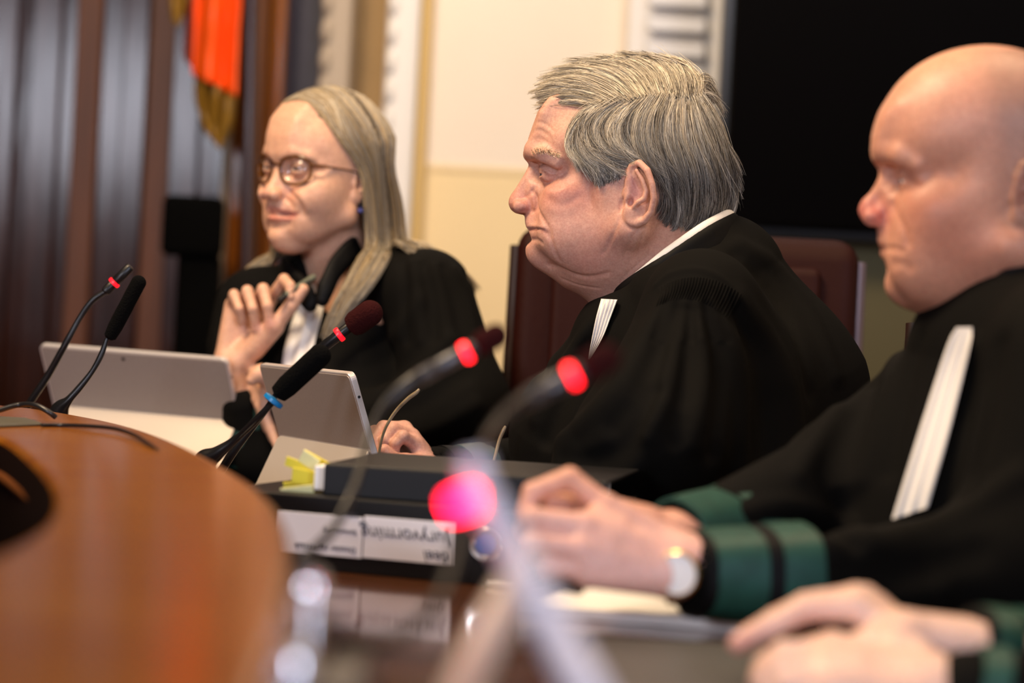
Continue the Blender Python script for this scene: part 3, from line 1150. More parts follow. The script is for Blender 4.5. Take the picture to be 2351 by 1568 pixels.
bpy.data.objects.remove(tmp)
me.transform(Matrix.Translation((0, 0, ZC - .058)))
DARKW = mat('shaded inner wood', (.006, .0015, .001), rough=.6, spec=.1)  # near-black colour stands for the shade inside the opening
link('console_top', me, CONS, cs, False)
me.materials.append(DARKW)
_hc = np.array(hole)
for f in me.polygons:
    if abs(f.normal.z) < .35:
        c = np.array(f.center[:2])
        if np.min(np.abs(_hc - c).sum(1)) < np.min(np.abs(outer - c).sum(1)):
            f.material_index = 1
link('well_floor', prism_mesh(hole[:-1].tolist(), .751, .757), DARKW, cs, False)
lip = catmull(np.array([onplane(x, y, ZC - .035)[:3] for x, y in [(-60, 1060), (0, 1092), (50, 1128), (96, 1166), (112, 1190)]]), 6)
link('well_rail', tube_mesh(lip, [.005] * len(lip), sides=8, smooth_n=1), mat('brown rail', (.16, .05, .012), rough=.3), cs)


# ------------------------------------------------------------------ table things
def text_mesh(txt, size, name='t'):
    cu = bpy.data.curves.new(name, 'FONT')
    cu.body = txt; cu.size = size; cu.extrude = .0002
    t = bpy.data.objects.new(name, cu); COL.objects.link(t)
    bpy.context.view_layer.update()
    me = bpy.data.meshes.new_from_object(t.evaluated_get(bpy.context.evaluated_depsgraph_get()))
    bpy.data.objects.remove(t)
    return me


def frame_mat(o, x, y, z):
    return Matrix(((x[0], y[0], z[0], o[0]), (x[1], y[1], z[1], o[1]), (x[2], y[2], z[2], o[2]), (0, 0, 0, 1)))


BINDER = mat('black binder board', (.003, .003, .004), rough=.5, spec=.3, noise=.3, nscale=300)
PAPER = mat('white paper', (.86, .84, .82), rough=.7)
LABEL = mat('label paper', (.84, .83, .86), rough=.45)
INK = mat('dark ink', (.05, .05, .07), rough=.7)


def binder():
    a = onplane(645, 1302, .75); b = onplane(1192, 1352, .75)
    x = (b - a); x[2] = 0; L = np.linalg.norm(x); x /= L
    y = np.array([-x[1], x[0], 0]); z = np.array([0, 0, 1.0])
    full = .32
    o = b - x * full
    r = empty('ring_binder', o)
    tag(r, 'black lever arch binder with two white spine labels and a ringed finger hole', 'binder')
    M = frame_mat(o, x, y, z)
    h = .073

    def put(name, me, m, smooth=False):
        me.transform(M)
        return link(name, me, m, r, smooth)
    put('spine', box_mesh(full, .004, h, .0015, 2, (full / 2, .002, h / 2)), BINDER)
    put('cover', box_mesh(full, .28, .003, .001, 1, (full / 2, .144, h - .0015)), BINDER)
    put('cover', box_mesh(full, .28, .003, .001, 1, (full / 2, .144, .0025)), BINDER)
    put('pages', box_mesh(full - .02, .21, h * .78, .001, 1, (full / 2, .16, h * .42)), PAPER)

    def px_x(px, py=1230):
        # position along the spine seen at this pixel column
        d = CF + (px - 1175.5) / F_PX * CR - (py - 784.0) / F_PX * CU
        n = -y
        t = ((o - CAM_POS) @ n) / (d @ n)
        q = CAM_POS + t * d - o
        return q @ x, q[2]
    for (p0, p1, lines) in (((640, 1172, 830, 1282), None, ['Dossier rechtszaak', 'Samenvatting', 'bijlagen']),
                            ((838, 1184, 1040, 1298), None, ['Juryvorming', 'deel']),):
        x0, z1 = px_x(p0[0], p0[1]); x1, z0 = px_x(p0[2], p0[3])
        lw, lh = x1 - x0, z1 - z0
        lab = put('label', box_mesh(lw, .0008, lh, .0002, 1, ((x0 + x1) / 2, -.0006, (z0 + z1) / 2)), LABEL)
        hand = len(lines) == 2
        sz = .019 if hand else .0085
        for i, t in enumerate(lines):
            tm = text_mesh(t, sz * (1 if i == 0 else .8))
            xs = [v.co.x for v in tm.vertices]
            # the binder lies upside down, so its writing is turned by 180 degrees
            zz = (z0 + .010 + i * (lh * .42)) if not hand else (z1 - .012 - 0)
            if hand:
                zz = z1 - .010 - (0 if i == 0 else lh * .46)
            tm.transform(Matrix.Rotation(math.pi, 4, 'Z'))
            if hand:
                tm.transform(Matrix(((1, -.3, 0, 0), (0, 1, 0, 0), (0, 0, 1, 0), (0, 0, 0, 1))))
            tm.transform(Matrix.Rotation(math.pi / 2, 4, 'X'))
            tm.transform(Matrix.Translation((x1 - .006, -.0014, zz)))
            tm.transform(M)
            link('writing', tm, INK, lab, False)
    cx, cz = px_x(1114, 1251)
    org = M @ Vector((cx, -.001, cz))
    nrm = -y
    ring = put('finger_ring', lathe_mesh([(.0098, -.001), (.0158, -.001), (.0165, .001), (.0150, .0028), (.0112, .0024), (.0098, .0005)], 40, ((cx, 0, cz), (0, -1, 0))),
               mat('brushed steel', (.62, .58, .54), rough=.22, metal=1.0), True)
    put('finger_hole', lathe_mesh([(.0001, .0014), (.0094, .0014), (.0097, -.0004)], 32, ((cx, 0, cz), (0, -1, 0))), mat('blue lining', (.05, .14, .45), rough=.5), True)
    return o, x, y


bo, bx, by = binder()


def binder_top():
    o = W(742, 1142, 2.405); o[2] = .8235
    b = W(1400, 1150, 2.35)
    x = b - o; x[2] = 0; x /= np.linalg.norm(x)
    y = np.array([-x[1], x[0], 0])
    r = empty('ring_binder', o)
    tag(r, 'black binder with loose pages and yellow sticky tabs lying on the labelled binder', 'binder')
    M = frame_mat(o, x, y, (0, 0, 1))
    full = .285

    def put(name, me, m, smooth=False):
        me.transform(M); return link(name, me, m, r, smooth)
    put('spine', box_mesh(full, .004, .030, .0012, 2, (full / 2, .0, .015)), BINDER)
    put('cover', box_mesh(full, .22, .003, .001, 1, (full / 2, .11, .030)), BINDER)
    put('cover', box_mesh(full, .22, .003, .001, 1, (full / 2, .11, .0015)), BINDER)
    put('pages', box_mesh(.272, .19, .024, .001, 1, (.122, .108, .0155)), PAPER)
    Y1 = mat('yellow sticky note', (.95, .80, .07), rough=.6)
    Y2 = mat('pale yellow sticky note', (.95, .90, .45), rough=.6)
    rr = random.Random(3)
    for i, (dz, dy, ln, hh, rt) in enumerate([(.001, .02, .034, .010, 10), (.003, .05, .040, .008, 4), (.010, .03, .026, .016, -8), (.013, .06, .030, .018, 0),
                                              (.017, .035, .036, .010, -16), (.020, .07, .030, .012, -24), (.024, .03, .020, .014, -30), (.006, .09, .044, .008, 14)]):
        t = box_mesh(ln, .0012, hh, 0, 1, (-ln / 2, 0, 0))
        t.transform(Matrix.Translation((-.016, dy, dz + .002)) @ Matrix.Rotation(math.radians(-rt), 4, 'Y') @ Matrix.Rotation(math.radians(18), 4, 'X'))
        put('sticky_tab', t, Y1 if i % 3 else Y2)


binder_top()


def slab_quad(name, label, cat, pts, z0, z1, m, bev=.0008):
    c = np.mean(np.array(pts), 0)
    o = link(name, prism_mesh([(p[0] - c[0], p[1] - c[1]) for p in pts], 0, z1 - z0, bev, 1), m, None, False)
    o.location = (c[0], c[1], z0)
    tag(o, label, cat)
    return o


# paper stack under the bald man's hands
ps0 = onplane(1192, 1410, .751); ps1 = onplane(1748, 1455, .751)
dx = ps1 - ps0; dx /= np.linalg.norm(dx); dy = np.array([-dx[1], dx[0], 0])
dy = dy * .99 + dx * .12
A4 = [ps0[:2], (ps0 + dx * .21)[:2], (ps0 + dx * .21 + dy * .25)[:2], (ps0 + dy * .25)[:2]]
slab_quad('paper_stack', 'thick white paper stack under the bald man\'s fists', 'paper', A4, .7505, .7605, PAPER)
q0 = [onplane(x, y, .7508)[:2] for x, y in [(1070, 1338), (1195, 1352), (1250, 1322), (1120, 1312)]]
slab_quad('paper_sheet', 'folded white sheet lying right of the labelled binder', 'paper', q0, .7505, .7565, PAPER, .0015)
q1 = [onplane(x, y, .751)[:2] for x, y in [(1290, 1620), (1780, 1640), (1760, 1500), (1370, 1482)]]
slab_quad('document_folder', 'dark grey flat folder on the table at the bottom edge', 'folder', q1, .7505, .758, mat('dark grey card', (.07, .068, .066), rough=.5), .0015)
pn = empty('pen', onplane(1300, 1370, .765))
tag(pn, 'black pen under the bald man\'s fingers', 'pen')
a_, b_ = W(1262, 1338, 2.02), W(1298, 1346, 2.01)
link('barrel', lathe_mesh([(.001, 0), (.004, .004), (.0045, .006), (.0045, .03), (.003, .034)], 16, (a_, b_ - a_)), MATS['black plastic'], pn)
link('clip', tube_mesh([a_ + (0, -.005, .003), a_ + (0, -.005, .003) + (b_ - a_) / np.linalg.norm(b_ - a_) * .04], [.0009, .0009], sides=6), MATS['brushed steel'], pn)
# papers in front of the woman
q2 = [onplane(x, y, .752)[:2] for x, y in [(560, 1102), (800, 1122), (780, 1088), (580, 1080)]]
slab_quad('paper_sheet', 'white papers lying behind the two tablets in front of the woman', 'paper', q2, .7505, .753, PAPER)

# ------------------------------------------------------------------ tablets
ALU = mat('warm grey aluminium', (.40, .35, .31), rough=.42, metal=.35, noise=.05, nscale=400)
ALU_EDGE = mat('bright aluminium edge', (.72, .69, .68), rough=.3, metal=.5)
KICK = mat('lit aluminium kickstand', (.58, .51, .44), rough=.42, metal=.3)  # paler than the back panel: light on its upward face put into the colour
LOGO = mat('tablet logo', (.30, .26, .23), rough=.15, metal=.9)


def tablet(name, label, TL, TR, n, t, foot, small=False):
    TL = np.array(TL, float); TR = np.array(TR, float)
    x = TR - TL; wd = np.linalg.norm(x); x /= wd
    nn = np.array([n[0], n[1], 0.0]); nn -= x * (nn @ x) * 1.0; nn[2] = 0; nn /= np.linalg.norm(nn)
    zt = (TL[2] + TR[2]) / 2
    down = -nn * t + np.array([0, 0, -(zt - .757)])
    ht = np.linalg.norm(down); up = -down / ht
    yb = np.cross(up, x)           # towards the camera side?
    if yb @ nn < 0: yb = -yb
    r = empty(name, TL + down)
    tag(r, label, 'tablet')
    # local: X along width, Z up the slab, Y = -outward back
    M = frame_mat(TL + down, x, -yb, up)

    def put(nm, me, m, par=None, smooth=False):
        me.transform(M); return link(nm, me, m, par or r, smooth)

    def rrect(w, h, rad, n_=6):
        P = []
        for (cx, cz, a0) in ((w - rad, rad, -90), (w - rad, h - rad, 0), (rad, h - rad, 90), (rad, rad, 180)):
            for k in range(n_ + 1):
                a = math.radians(a0 + 90 * k / n_)
                P.append((cx + rad * math.cos(a), cz + rad * math.sin(a)))
        return P

    def plate(w, h, rad, y0, y1, bev, ox=0, oz=0):
        me = prism_mesh([(p[0] + ox, p[1] + oz) for p in rrect(w, h, rad)], y0, y1, bev, 2)
        # prism is in xy with z thickness -> x,z plane with y thickness
        me.transform(Matrix(((1, 0, 0, 0), (0, 0, 1, 0), (0, 1, 0, 0), (0, 0, 0, 1))))
        bm = bmesh.new(); bm.from_mesh(me); bmesh.ops.recalc_face_normals(bm, faces=bm.faces); bm.to_mesh(me); bm.free()
        return me
    put('body', plate(wd, ht, .009, .0006, .0085, .0012), ALU_EDGE)
    put('back_panel', plate(wd - .006, ht * .50 - .003, .006, 0, .002, .0004, .003, ht * .50), ALU)
    put('display', plate(wd - .004, ht - .004, .008, .0083, .0092, .0003, .002, .002), BLACKGLASS)
    put('camera_lens', lathe_mesh([(.0001, .0006), (.0026, .0006), (.0028, -.001)], 20, ((wd * .45, 0, ht - .012), (0, -1, 0))), MATS['black plastic'])
    put('power_port', box_mesh(.001, .003, .02, .0004, 1, (-.0002, .004, ht * .42)), MATS['black plastic'])
    put('headphone_jack', lathe_mesh([(.0001, .0004), (.0017, .0004), (.0018, -.001)], 16, ((wd, .0045, ht - .03), (1, 0, 0))), MATS['black plastic'])
    # kickstand swings from the hinge down to the table
    hl = M @ Vector((.003, 0, ht * .49)); hr = M @ Vector((wd - .003, 0, ht * .49))
    fo = nn * foot
    kl = np.array([hl.x + fo[0], hl.y + fo[1], .754]); kr = np.array([hr.x + fo[0], hr.y + fo[1], .754])
    kz = np.array(hl) - kl; kh = np.linalg.norm(kz); kz /= kh
    ky = np.cross(kz, x)
    K = frame_mat(kl, x, ky, kz)
    km = prism_mesh(rrect(wd - .006, kh, .006), -.0015, .0015, .0005, 1)
    km.transform(Matrix(((1, 0, 0, 0), (0, 0, 1, 0), (0, 1, 0, 0), (0, 0, 0, 1))))
    km.transform(K)
    link('kickstand', km, KICK, r, False)
    # keyboard cover lying on the far side
    kb = [np.array(TL + down) + nn * -.010, np.array(TR + down) + nn * -.010]
    P = [kb[0][:2], kb[1][:2], (kb[1] - nn * .10)[:2], (kb[0] - nn * .10)[:2]]
    link('keyboard', prism_mesh([tuple(p) for p in P], .7505, .7545, .001, 1), mat('keyboard fabric', (.10, .10, .13), rough=.6), r, False)
    return r


tablet('tablet', 'wide grey tablet on a kickstand, the one farther left before the woman', W(88, 792, 3.45), W(520, 826, 3.35), (-.336, -.94), .095, .060)
tablet('tablet', 'smaller-looking angled tablet on a kickstand in front of the grey-haired man\'s hand', W(592, 836, 3.03), W(801, 858, 2.80), (-.87, -.49), .065, .040)

# ------------------------------------------------------------------ microphones
MIC = mat('black metal', (.012, .012, .013), rough=.3, metal=.4)
MIC_G = mat('grey metal', (.07, .07, .075), rough=.35, metal=.6)
FOAM = mat('black foam', (.0015, .0015, .0015), rough=.95, spec=.08, bump=.002, bscale=500)
FOAM_R = mat('maroon foam', (.028, .004, .004), rough=.95, spec=.08, bump=.002, bscale=500)
CHROME = mat('chrome', (.8, .8, .82), rough=.08, metal=1.0)


def gooseneck(label, stalk, r_st, head=None, foam=None, led=None, ledmat=None, extra=None, base=None, metal=None, foam_m=None, body_r=.006, name='gooseneck_microphone'):
    """points are (px,py,D); head/foam = (p0,p1,radius)"""
    P = [W(*p) for p in stalk]
    r = empty(name, P[-1])
    tag(r, label, 'microphone')
    metal = metal or MIC
    link('stalk', tube_mesh(P, [r_st] * len(P) if np.isscalar(r_st) else r_st, sides=14), MIC if metal is MIC_G else metal, r)
    if head:
        a, b = W(*head[0]), W(*head[1]); L = np.linalg.norm(b - a); q = head[2]
        link('capsule_tube', lathe_mesh([(q * .7, 0), (q, .002), (q, L * .3), (q * .9, L * .32), (q * .9, L * .36), (q, L * .38), (q, L - .002), (q * .8, L)], 24, (a, b - a)), metal, r)
    if foam:
        a, b = W(*foam[0]), W(*foam[1]); L = np.linalg.norm(b - a); q = foam[2]
        pr = [(q * .45, 0), (q * .85, .003), (q, L * .2), (q * 1.02, L * .7)] + [(q * 1.02 * math.cos(t), L - q + q * math.sin(t)) for t in np.linspace(.15, 1.5, 7)]
        link('windshield', lathe_mesh(pr, 28, (a, b - a)), foam_m or FOAM, r)
    if led:
        c, d, q, w = W(*led[0]), W(*led[1]), led[2], led[3]
        ax = (d - c) / np.linalg.norm(d - c)
        link('light_ring', lathe_mesh([(q * .8, -w), (q, -w * .9), (q * 1.04, 0), (q, w * .9), (q * .8, w)], 28, (c, ax)), ledmat, r)
    if extra:
        for nm, p0, p1, q, m in extra:
            a, b = W(*p0), W(*p1)
            link(nm, lathe_mesh([(q * .8, 0), (q, .001), (q, np.linalg.norm(b - a) - .001), (q * .8, np.linalg.norm(b - a))], 24, (a, b - a)), m, r)
    if base is not None:
        z0 = base
        e = P[-1]
        link('base', lathe_mesh([(.05, 0), (.052, .006), (.045, .014), (.014, .022), (r_st if np.isscalar(r_st) else r_st[-1], .05)], 32, ((e[0], e[1], z0), (0, 0, 1))), MIC, r)
    return r


def led_mat(name, s, c=(1.0, .004, .012)):
    return mat(name, (.5, .01, .02), rough=.3, emit=c, estr=s)


gooseneck('thin gooseneck microphone with a red ring and bare tip, the one farthest left', [(244, 668, 3.06), (212, 690, 3.06), (184, 728, 3.06), (150, 790, 3.06), (110, 862, 3.07), (62, 935, 3.08), (20, 1010, 3.1)],
          [.0036, .0040, .0036, .0042, .0046, .0046, .0046], head=((240, 671, 3.06), (300, 612, 3.06), .0062), led=((262, 649, 3.06), (270, 641, 3.06), .0074, .0022), ledmat=led_mat('red light near', 2.0), base=.7505)
gooseneck('microphone with a long black foam cover in front of the wide tablet', [(246, 776, 2.96), (232, 815, 2.96), (212, 852, 2.96), (186, 886, 2.96), (158, 918, 2.96), (136, 946, 2.97), (128, 1010, 2.98)],
          [.0026, .0036, .0034, .0042, .0052, .012, .014], foam=((250, 778, 2.96), (326, 634, 2.95), .0092), base=.7505)
gooseneck('gooseneck microphone with maroon foam and a red ring, behind the black foam one', [(800, 752, 2.72), (740, 797, 2.72), (690, 838, 2.72), (650, 884, 2.73), (600, 955, 2.75), (545, 1025, 2.76), (505, 1085, 2.77)],
          [.0048, .005, .004, .0034, .0036, .0046, .005], head=((700, 829, 2.72), (815, 741, 2.71), .0062), foam=((803, 752, 2.715), (872, 703, 2.70), .0145), foam_m=FOAM_R,
          led=((779, 768, 2.712), (787, 762, 2.712), .0082, .0028), ledmat=led_mat('red light mid', 1.6), base=.7505, metal=MIC)
BLUE = mat('blue ring plastic', (.0, .16, .42), rough=.35)
gooseneck('black foam covered microphone with a blue ring, in front of the angled tablet', [(628, 922, 2.66), (590, 962, 2.67), (545, 1005, 2.69), (500, 1040, 2.70), (470, 1062, 2.71), (462, 1110, 2.72)],
          [.0032, .0042, .0040, .008, .014, .016], foam=((636, 908, 2.66), (752, 800, 2.64), .0125),
          extra=[('blue_ring', (624, 925, 2.66), (632, 915, 2.66), .0122, BLUE)], base=.7505)
gooseneck('blurred microphone with maroon foam and a red light, right of the woman\'s sleeve', [(1062, 815, 1.95), (1000, 846, 1.94), (940, 880, 1.93), (880, 935, 1.92), (845, 1010, 1.90), (826, 1080, 1.87), (800, 1150, 1.84), (760, 1222, 1.82), (705, 1275, 1.80), (655, 1310, 1.80), (634, 1380, 1.80), (630, 1490, 1.80)],
          [.0062, .0062, .0060, .0042, .0034, .0034, .0034, .0036, .004, .0044, .005, .005], head=((960, 868, 1.93), (1092, 796, 1.95), .0068), foam=((1088, 800, 1.95), (1162, 758, 1.96), .0100), foam_m=FOAM_R,
          led=((1070, 809, 1.945), (1078, 805, 1.945), .0082, .0032), ledmat=led_mat('red light blur', 7.0), metal=MIC_G)
gooseneck('very blurred dark microphone with a red light before the grey-haired man\'s chest', [(1300, 870, 1.63), (1240, 898, 1.62), (1185, 930, 1.60), (1130, 985, 1.57), (1092, 1070, 1.52), (1062, 1200, 1.44), (1010, 1370, 1.36), (920, 1462, 1.32), (820, 1475, 1.29), (730, 1425, 1.27)],
          [.0058, .0058, .005, .0036, .0034, .0034, .0036, .0038, .0042, .0048], head=((1210, 915, 1.61), (1335, 852, 1.63), .0066), foam=((1332, 853, 1.63), (1420, 808, 1.64), .0105), foam_m=FOAM_R,
          led=((1314, 862, 1.625), (1322, 858, 1.625), .0074, .0026), ledmat=led_mat('red light far blur', 10.0), metal=MIC_G)
SILVER = mat('highlight silver', (.70, .72, .88), rough=.4, metal=.4)  # lavender tint puts the bright highlights on the metal into its colour
gooseneck('nearest microphone with a silver stalk and a large red light blur', [(1088, 1100, 1.13), (1124, 1165, 1.12), (1172, 1250, 1.11), (1222, 1350, 1.09), (1285, 1470, 1.07), (1370, 1630, 1.04), (1440, 1800, 1.02), (1480, 1990, 1.005), (1490, 2185, 1.0)],
          [.0066, .007, .0076, .0084, .009, .0095, .010, .010, .011], head=((1098, 1130, 1.13), (1084, 1048, 1.13), .0062), led=((1073, 1150, 1.125), (1069, 1138, 1.125), .0088, .0040), ledmat=led_mat('red light nearest', 34.0, (1.0, .003, .03)), metal=SILVER, base=.7505)
gooseneck('blurred cream gooseneck stalk rising at the bottom edge, left of the silver one', [(1196, 1318, 1.22), (1160, 1390, 1.20), (1110, 1480, 1.18), (1060, 1590, 1.16), (1010, 1740, 1.14), (985, 1880, 1.13), (975, 2030, 1.12)],
          [.009, .010, .010, .010, .010, .010, .011], metal=mat('cream plastic', (.42, .37, .29), rough=.4), name='gooseneck_microphone', base=.7505)

# microphone station on the raised console, close to the lens
st = empty('microphone_base', W(660, 1480, 1.2))
tag(st, 'blurred dark microphone base with two shining chrome knobs at the bottom', 'microphone base')
b0 = W(735, 1450, 1.18)
link('housing', box_mesh(.052, .17, .085, .008, 3, (b0[0], b0[1], .7925)), MIC, st)
link('top_plate', box_mesh(.044, .15, .004, .0015, 2, (b0[0], b0[1], .837)), mat('dark metal plate', (.03, .03, .035), rough=.25, metal=.8), st)
for (x, y, d, q) in ((712, 1352, 1.22, .0085), (668, 1532, 1.115, .0105)):
    c = W(x, y, d)
    h = max(c[2] - .838, .004)
    link('knob', lathe_mesh([(q * .5, -h), (q * .5, -q * .5), (q, -q * .3), (q * 1.02, q * .2), (q * .8, q * .75), (q * .3, q * .98)], 28, (c, (0, 0, 1))), CHROME, st)

# ------------------------------------------------------------------ cables on the console
def cable(label, pts, r):
    P = [onplane(x, y, ZC + r + h) for x, y, h in pts]
    o = link('cable', tube_mesh([p - P[0] for p in P], [r] * len(P), sides=10), MATS['black plastic'], None)
    o.location = P[0]
    tag(o, label, 'cable')


cable('black cable running over the console edge in front of the wide tablet', [(96, 976, .0), (140, 976, .0), (200, 978, .002), (262, 984, .003), (310, 1000, .002), (345, 1022, 0), (368, 1040, -.004)], .0022)
cable('black cable looping at the left edge behind the console rim', [(-60, 950, .006), (-10, 944, .006), (40, 930, .012), (80, 930, .014), (110, 945, .008), (128, 958, .002)], .0030)
lb = slab_quad('name_plate', 'dull grey-green metal plate lying on the console at the left edge', 'plate', [onplane(x, y, ZC)[:2] for x, y in [(-30, 960), (60, 965), (100, 978), (-40, 984)]], ZC + .0005, ZC + .003,
               mat('grey green metal', (.16, .15, .11), rough=.35, metal=.5))


# glasses held by the grey-haired man (folded-open, temples up)
def held_glasses():
    r = empty('glasses', W(900, 1060, 2.86))
    tag(r, 'pale horn-coloured glasses held by the grey-haired man with temples pointing up', 'glasses')
    HORN = mat('pale horn', (.42, .33, .20), rough=.25, color2=(.22, .16, .09), nscale=60, sss=.1)
    T1 = [W(868, 1070, 2.90), W(872, 1030, 2.895), W(884, 985, 2.885), W(908, 945, 2.875), W(936, 916, 2.865), W(955, 902, 2.86), W(963, 893, 2.86)]
    T2 = [W(1112, 1135, 2.80), W(1124, 1092, 2.80), W(1136, 1050, 2.80), W(1146, 1012, 2.80), W(1156, 988, 2.80), W(1161, 978, 2.80)]
    link('temple', tube_mesh(T1, [.0016, .0017, .0018, .0021, .0025, .0025, .0016], sides=10), HORN, r)
    link('temple', tube_mesh(T2, [.0016, .0016, .0018, .0021, .0023, .0014], sides=10), HORN, r)
    a, b = T1[0], T2[0]
    x = (b - a) / np.linalg.norm(b - a); z = np.array([0, -.3, -.95]); z -= x * (z @ x); z /= np.linalg.norm(z)
    Lh = np.linalg.norm(b - a)
    for c0 in (.27, .73):
        P = []
        for k in range(33):
            an = 2 * math.pi * k / 32
            P.append(a + x * (Lh * c0 + .024 * math.cos(an)) + z * (.016 + .017 * math.sin(an)))
        link('rim', tube_mesh(P, [.0014] * 33, sides=8, smooth_n=1), HORN, r)
    link('bridge', tube_mesh([a + x * (Lh * .27 + .024) + z * .010, a + x * Lh * .5 + z * .006, a + x * (Lh * .73 - .024) + z * .010], [.0015] * 3, sides=8), HORN, r)


held_glasses()

# ------------------------------------------------------------------ grey-haired man in the middle
LC = Local(1440, 400, 2.89)
SCM = 2.89 / 5550 * 1000


def cpx(lst):
    return [((1440 - x) * SCM, (400 - y) * SCM) for x, y in lst]


EYE_WHITE = mat('eye white', (0.78, 0.70, 0.66), rough=0.15)
IRIS = mat('iris grey', (0.07, 0.08, 0.09), rough=0.1)
PUPIL = mat('pupil', (0.005, 0.005, 0.005), rough=0.05)


def eyeballs(L, head_O, head_R, loc, parent, look=(1, 0, -.05), r=12.0):
    for s in (-1, 1):
        c = head_O + head_R @ np.array([L['E'][0], s * L['E'][1], L['E'][2]])
        d = head_R @ (np.array(look, float) / np.linalg.norm(look))
        cw = loc.world(c)
        dw = loc.B @ d
        me = bpy.data.meshes.new('eyeball')
        bm = bmesh.new()
        bmesh.ops.create_uvsphere(bm, u_segments=32, v_segments=24, radius=r * .001)
        for f in bm.faces:
            z = f.calc_center_median().normalized().z
            f.material_index = 2 if z > math.cos(math.radians(9)) else (1 if z > math.cos(math.radians(28)) else 0)
            f.smooth = True
        bm.to_mesh(me); bm.free()
        q = Vector(dw).to_track_quat('Z', 'Y').to_matrix().to_4x4()
        me.transform(Matrix.Translation(Vector(cw)) @ q)
        o = link('eyeball', me, EYE_WHITE, parent)
        me.materials.append(IRIS); me.materials.append(PUPIL)


def build_center():
    root = empty('person', W(1500, 1500, 3.0))
    tag(root, 'grey-haired man in a black robe seen in profile, holding folded-open glasses', 'person')
    facePX = [(1290, 215), (1262, 224), (1248, 240), (1237, 258), (1231, 284), (1226, 303), (1219, 318), (1216, 334), (1219, 350), (1222, 363), (1223, 379),
              (1217, 400), (1212, 440), (1210, 488), (1205, 498), (1206, 511), (1209, 519), (1217, 527), (1217, 535),
              (1220, 544), (1225, 549), (1216, 555), (1209, 569), (1211, 582), (1219, 597), (1230, 607), (1248, 612), (1262, 617), (1320, 600),
              (1350, 400), (1330, 262)]
    nosePX = [(1221, 372), (1219.6, 380), (1210, 390), (1195, 413), (1182, 434), (1172, 454), (1170, 466), (1175, 478), (1185, 485),
              (1196, 487), (1210, 487), (1240, 480), (1245, 400), (1235, 372)]
    L = dict(N=cpx([(1219.6, 379)])[0], T=cpx([(1170, 464)])[0], S=cpx([(1208, 487)])[0], M=cpx([(1216, 528)])[0], C=cpx([(1210, 575)])[0],
             E=(cpx([(1262, 399)])[0][0], 32, cpx([(1262, 399)])[0][1]),
             ear=(-14, 81, -27), earscale=1.13, eartilt=14, earflare=20, earsides=(-1,),
             cran=((-8, 0, 40), (108, 77, 84)), cran2=((-22, 0, 5), (84, 76, 78)),
             fat=1.16, wmid=27, brow=8, nose=(8, 12, 15, 17), tip=13, mouth=25, mcorner=(-19, -3),
             lips=(2.6, 2.8), lipout=(-3.0, -3.0), eye=(7, 11, 1.7),
             prof=cpx(facePX), noseprof=cpx(nosePX))
    S = Sculpt()
    HO, HR = np.zeros(3), rot_frame(2.0)
    S.frame(HO, HR)
    build_head(S, L)
    # heavy jowls, chin and under-chin
    q = lambda x, y, z: (*[cpx([(x, y)])[0][0]], z, cpx([(x, y)])[0][1])
    for s in (-1, 1):
        S.ell(q(1352, 548, s * 40), (44, 28, 40), k=22)
        S.ell(q(1400, 590, s * 34), (44, 32, 34), k=24)
        S.ell(q(1290, 470, s * 44), (24, 20, 20), k=12)
        S.ell(q(1281, 520, s * 34), (16, 15, 24), k=10)
        S.ell(q(1247, 579, s * 9), (20, 17, 17.5), k=6)
    S.ell(q(1320, 606, 0), (38, 32, 20), k=18)
    S.ell(q(1360, 630, 0), (40, 42, 24), k=18)
    S.cap(q(1480, 480, 0), q(1545, 640, 0), 60, 62, k=26)
    S.cap(q(1425, 590, 0), q(1452, 680, 0), 50, 50, k=22)
    S.frame(np.zeros(3), np.eye(3))
    Q = LC.Q
    g = lambda pts, amp, sig, n=3: groove(S, LC, pts, amp, sig, n, w0=110.0, w1=-5.0)
    # mouth corner, folds, bags, wrinkles (all laid on the visible side of the face)
    g([(1214, 527), (1222, 526), (1238, 526), (1252, 530), (1258, 535)], 2.6, 1.5)
    g([(1218, 518), (1232, 519), (1246, 523)], -1.0, 3.0)
    g([(1231, 452), (1234, 474), (1240, 492), (1250, 508), (1259, 524), (1263, 540)], 2.6, 2.6)
    g([(1253, 534), (1262, 545), (1268, 560), (1275, 580), (1284, 598)], 2.2, 2.4)
    g([(1224, 550), (1234, 551), (1244, 557)], 1.5, 2.6)
    g([(1262, 608), (1290, 616), (1320, 630), (1355, 636), (1395, 628)], 2.0, 3.2)
    g([(1290, 640), (1330, 655), (1375, 662)], 0.9, 2.0)
    g([(1236, 381), (1246, 390), (1258, 397), (1270, 401), (1282, 399)], -2.2, 3.2)
    g([(1240, 389), (1250, 397), (1262, 403), (1276, 404)], 1.0, 1.2)
    g([(1243, 412), (1250, 419), (1262, 420), (1276, 411)], 1.3, 1.7)
    g([(1245, 405), (1254, 412), (1266, 411)], -1.3, 2.2)
    g([(1280, 403), (1294, 399), (1304, 393)], 1.0, 1.4)
    g([(1279, 409), (1292, 412), (1306, 420)], 0.8, 1.4)
    g([(1276, 414), (1284, 422), (1292, 434)], 0.6, 1.4)
    g([(1233, 280), (1244, 281), (1260, 290), (1272, 303)], 0.8, 1.3)
    g([(1229, 300), (1240, 299), (1254, 307), (1264, 316)], 0.9, 1.3)
    g([(1224, 320), (1238, 317), (1250, 322), (1256, 329)], 0.8, 1.3)
    g([(1236, 291), (1248, 292), (1260, 300)], -0.6, 1.8)
    g([(1224, 357), (1240, 350), (1260, 352), (1282, 366)], -1.8, 4.0)
    g([(1262, 460), (1285, 470), (1310, 464), (1330, 450)], 1.3, 5.5)
    g([(1255, 436), (1275, 442), (1295, 436)], -1.6, 5.5)
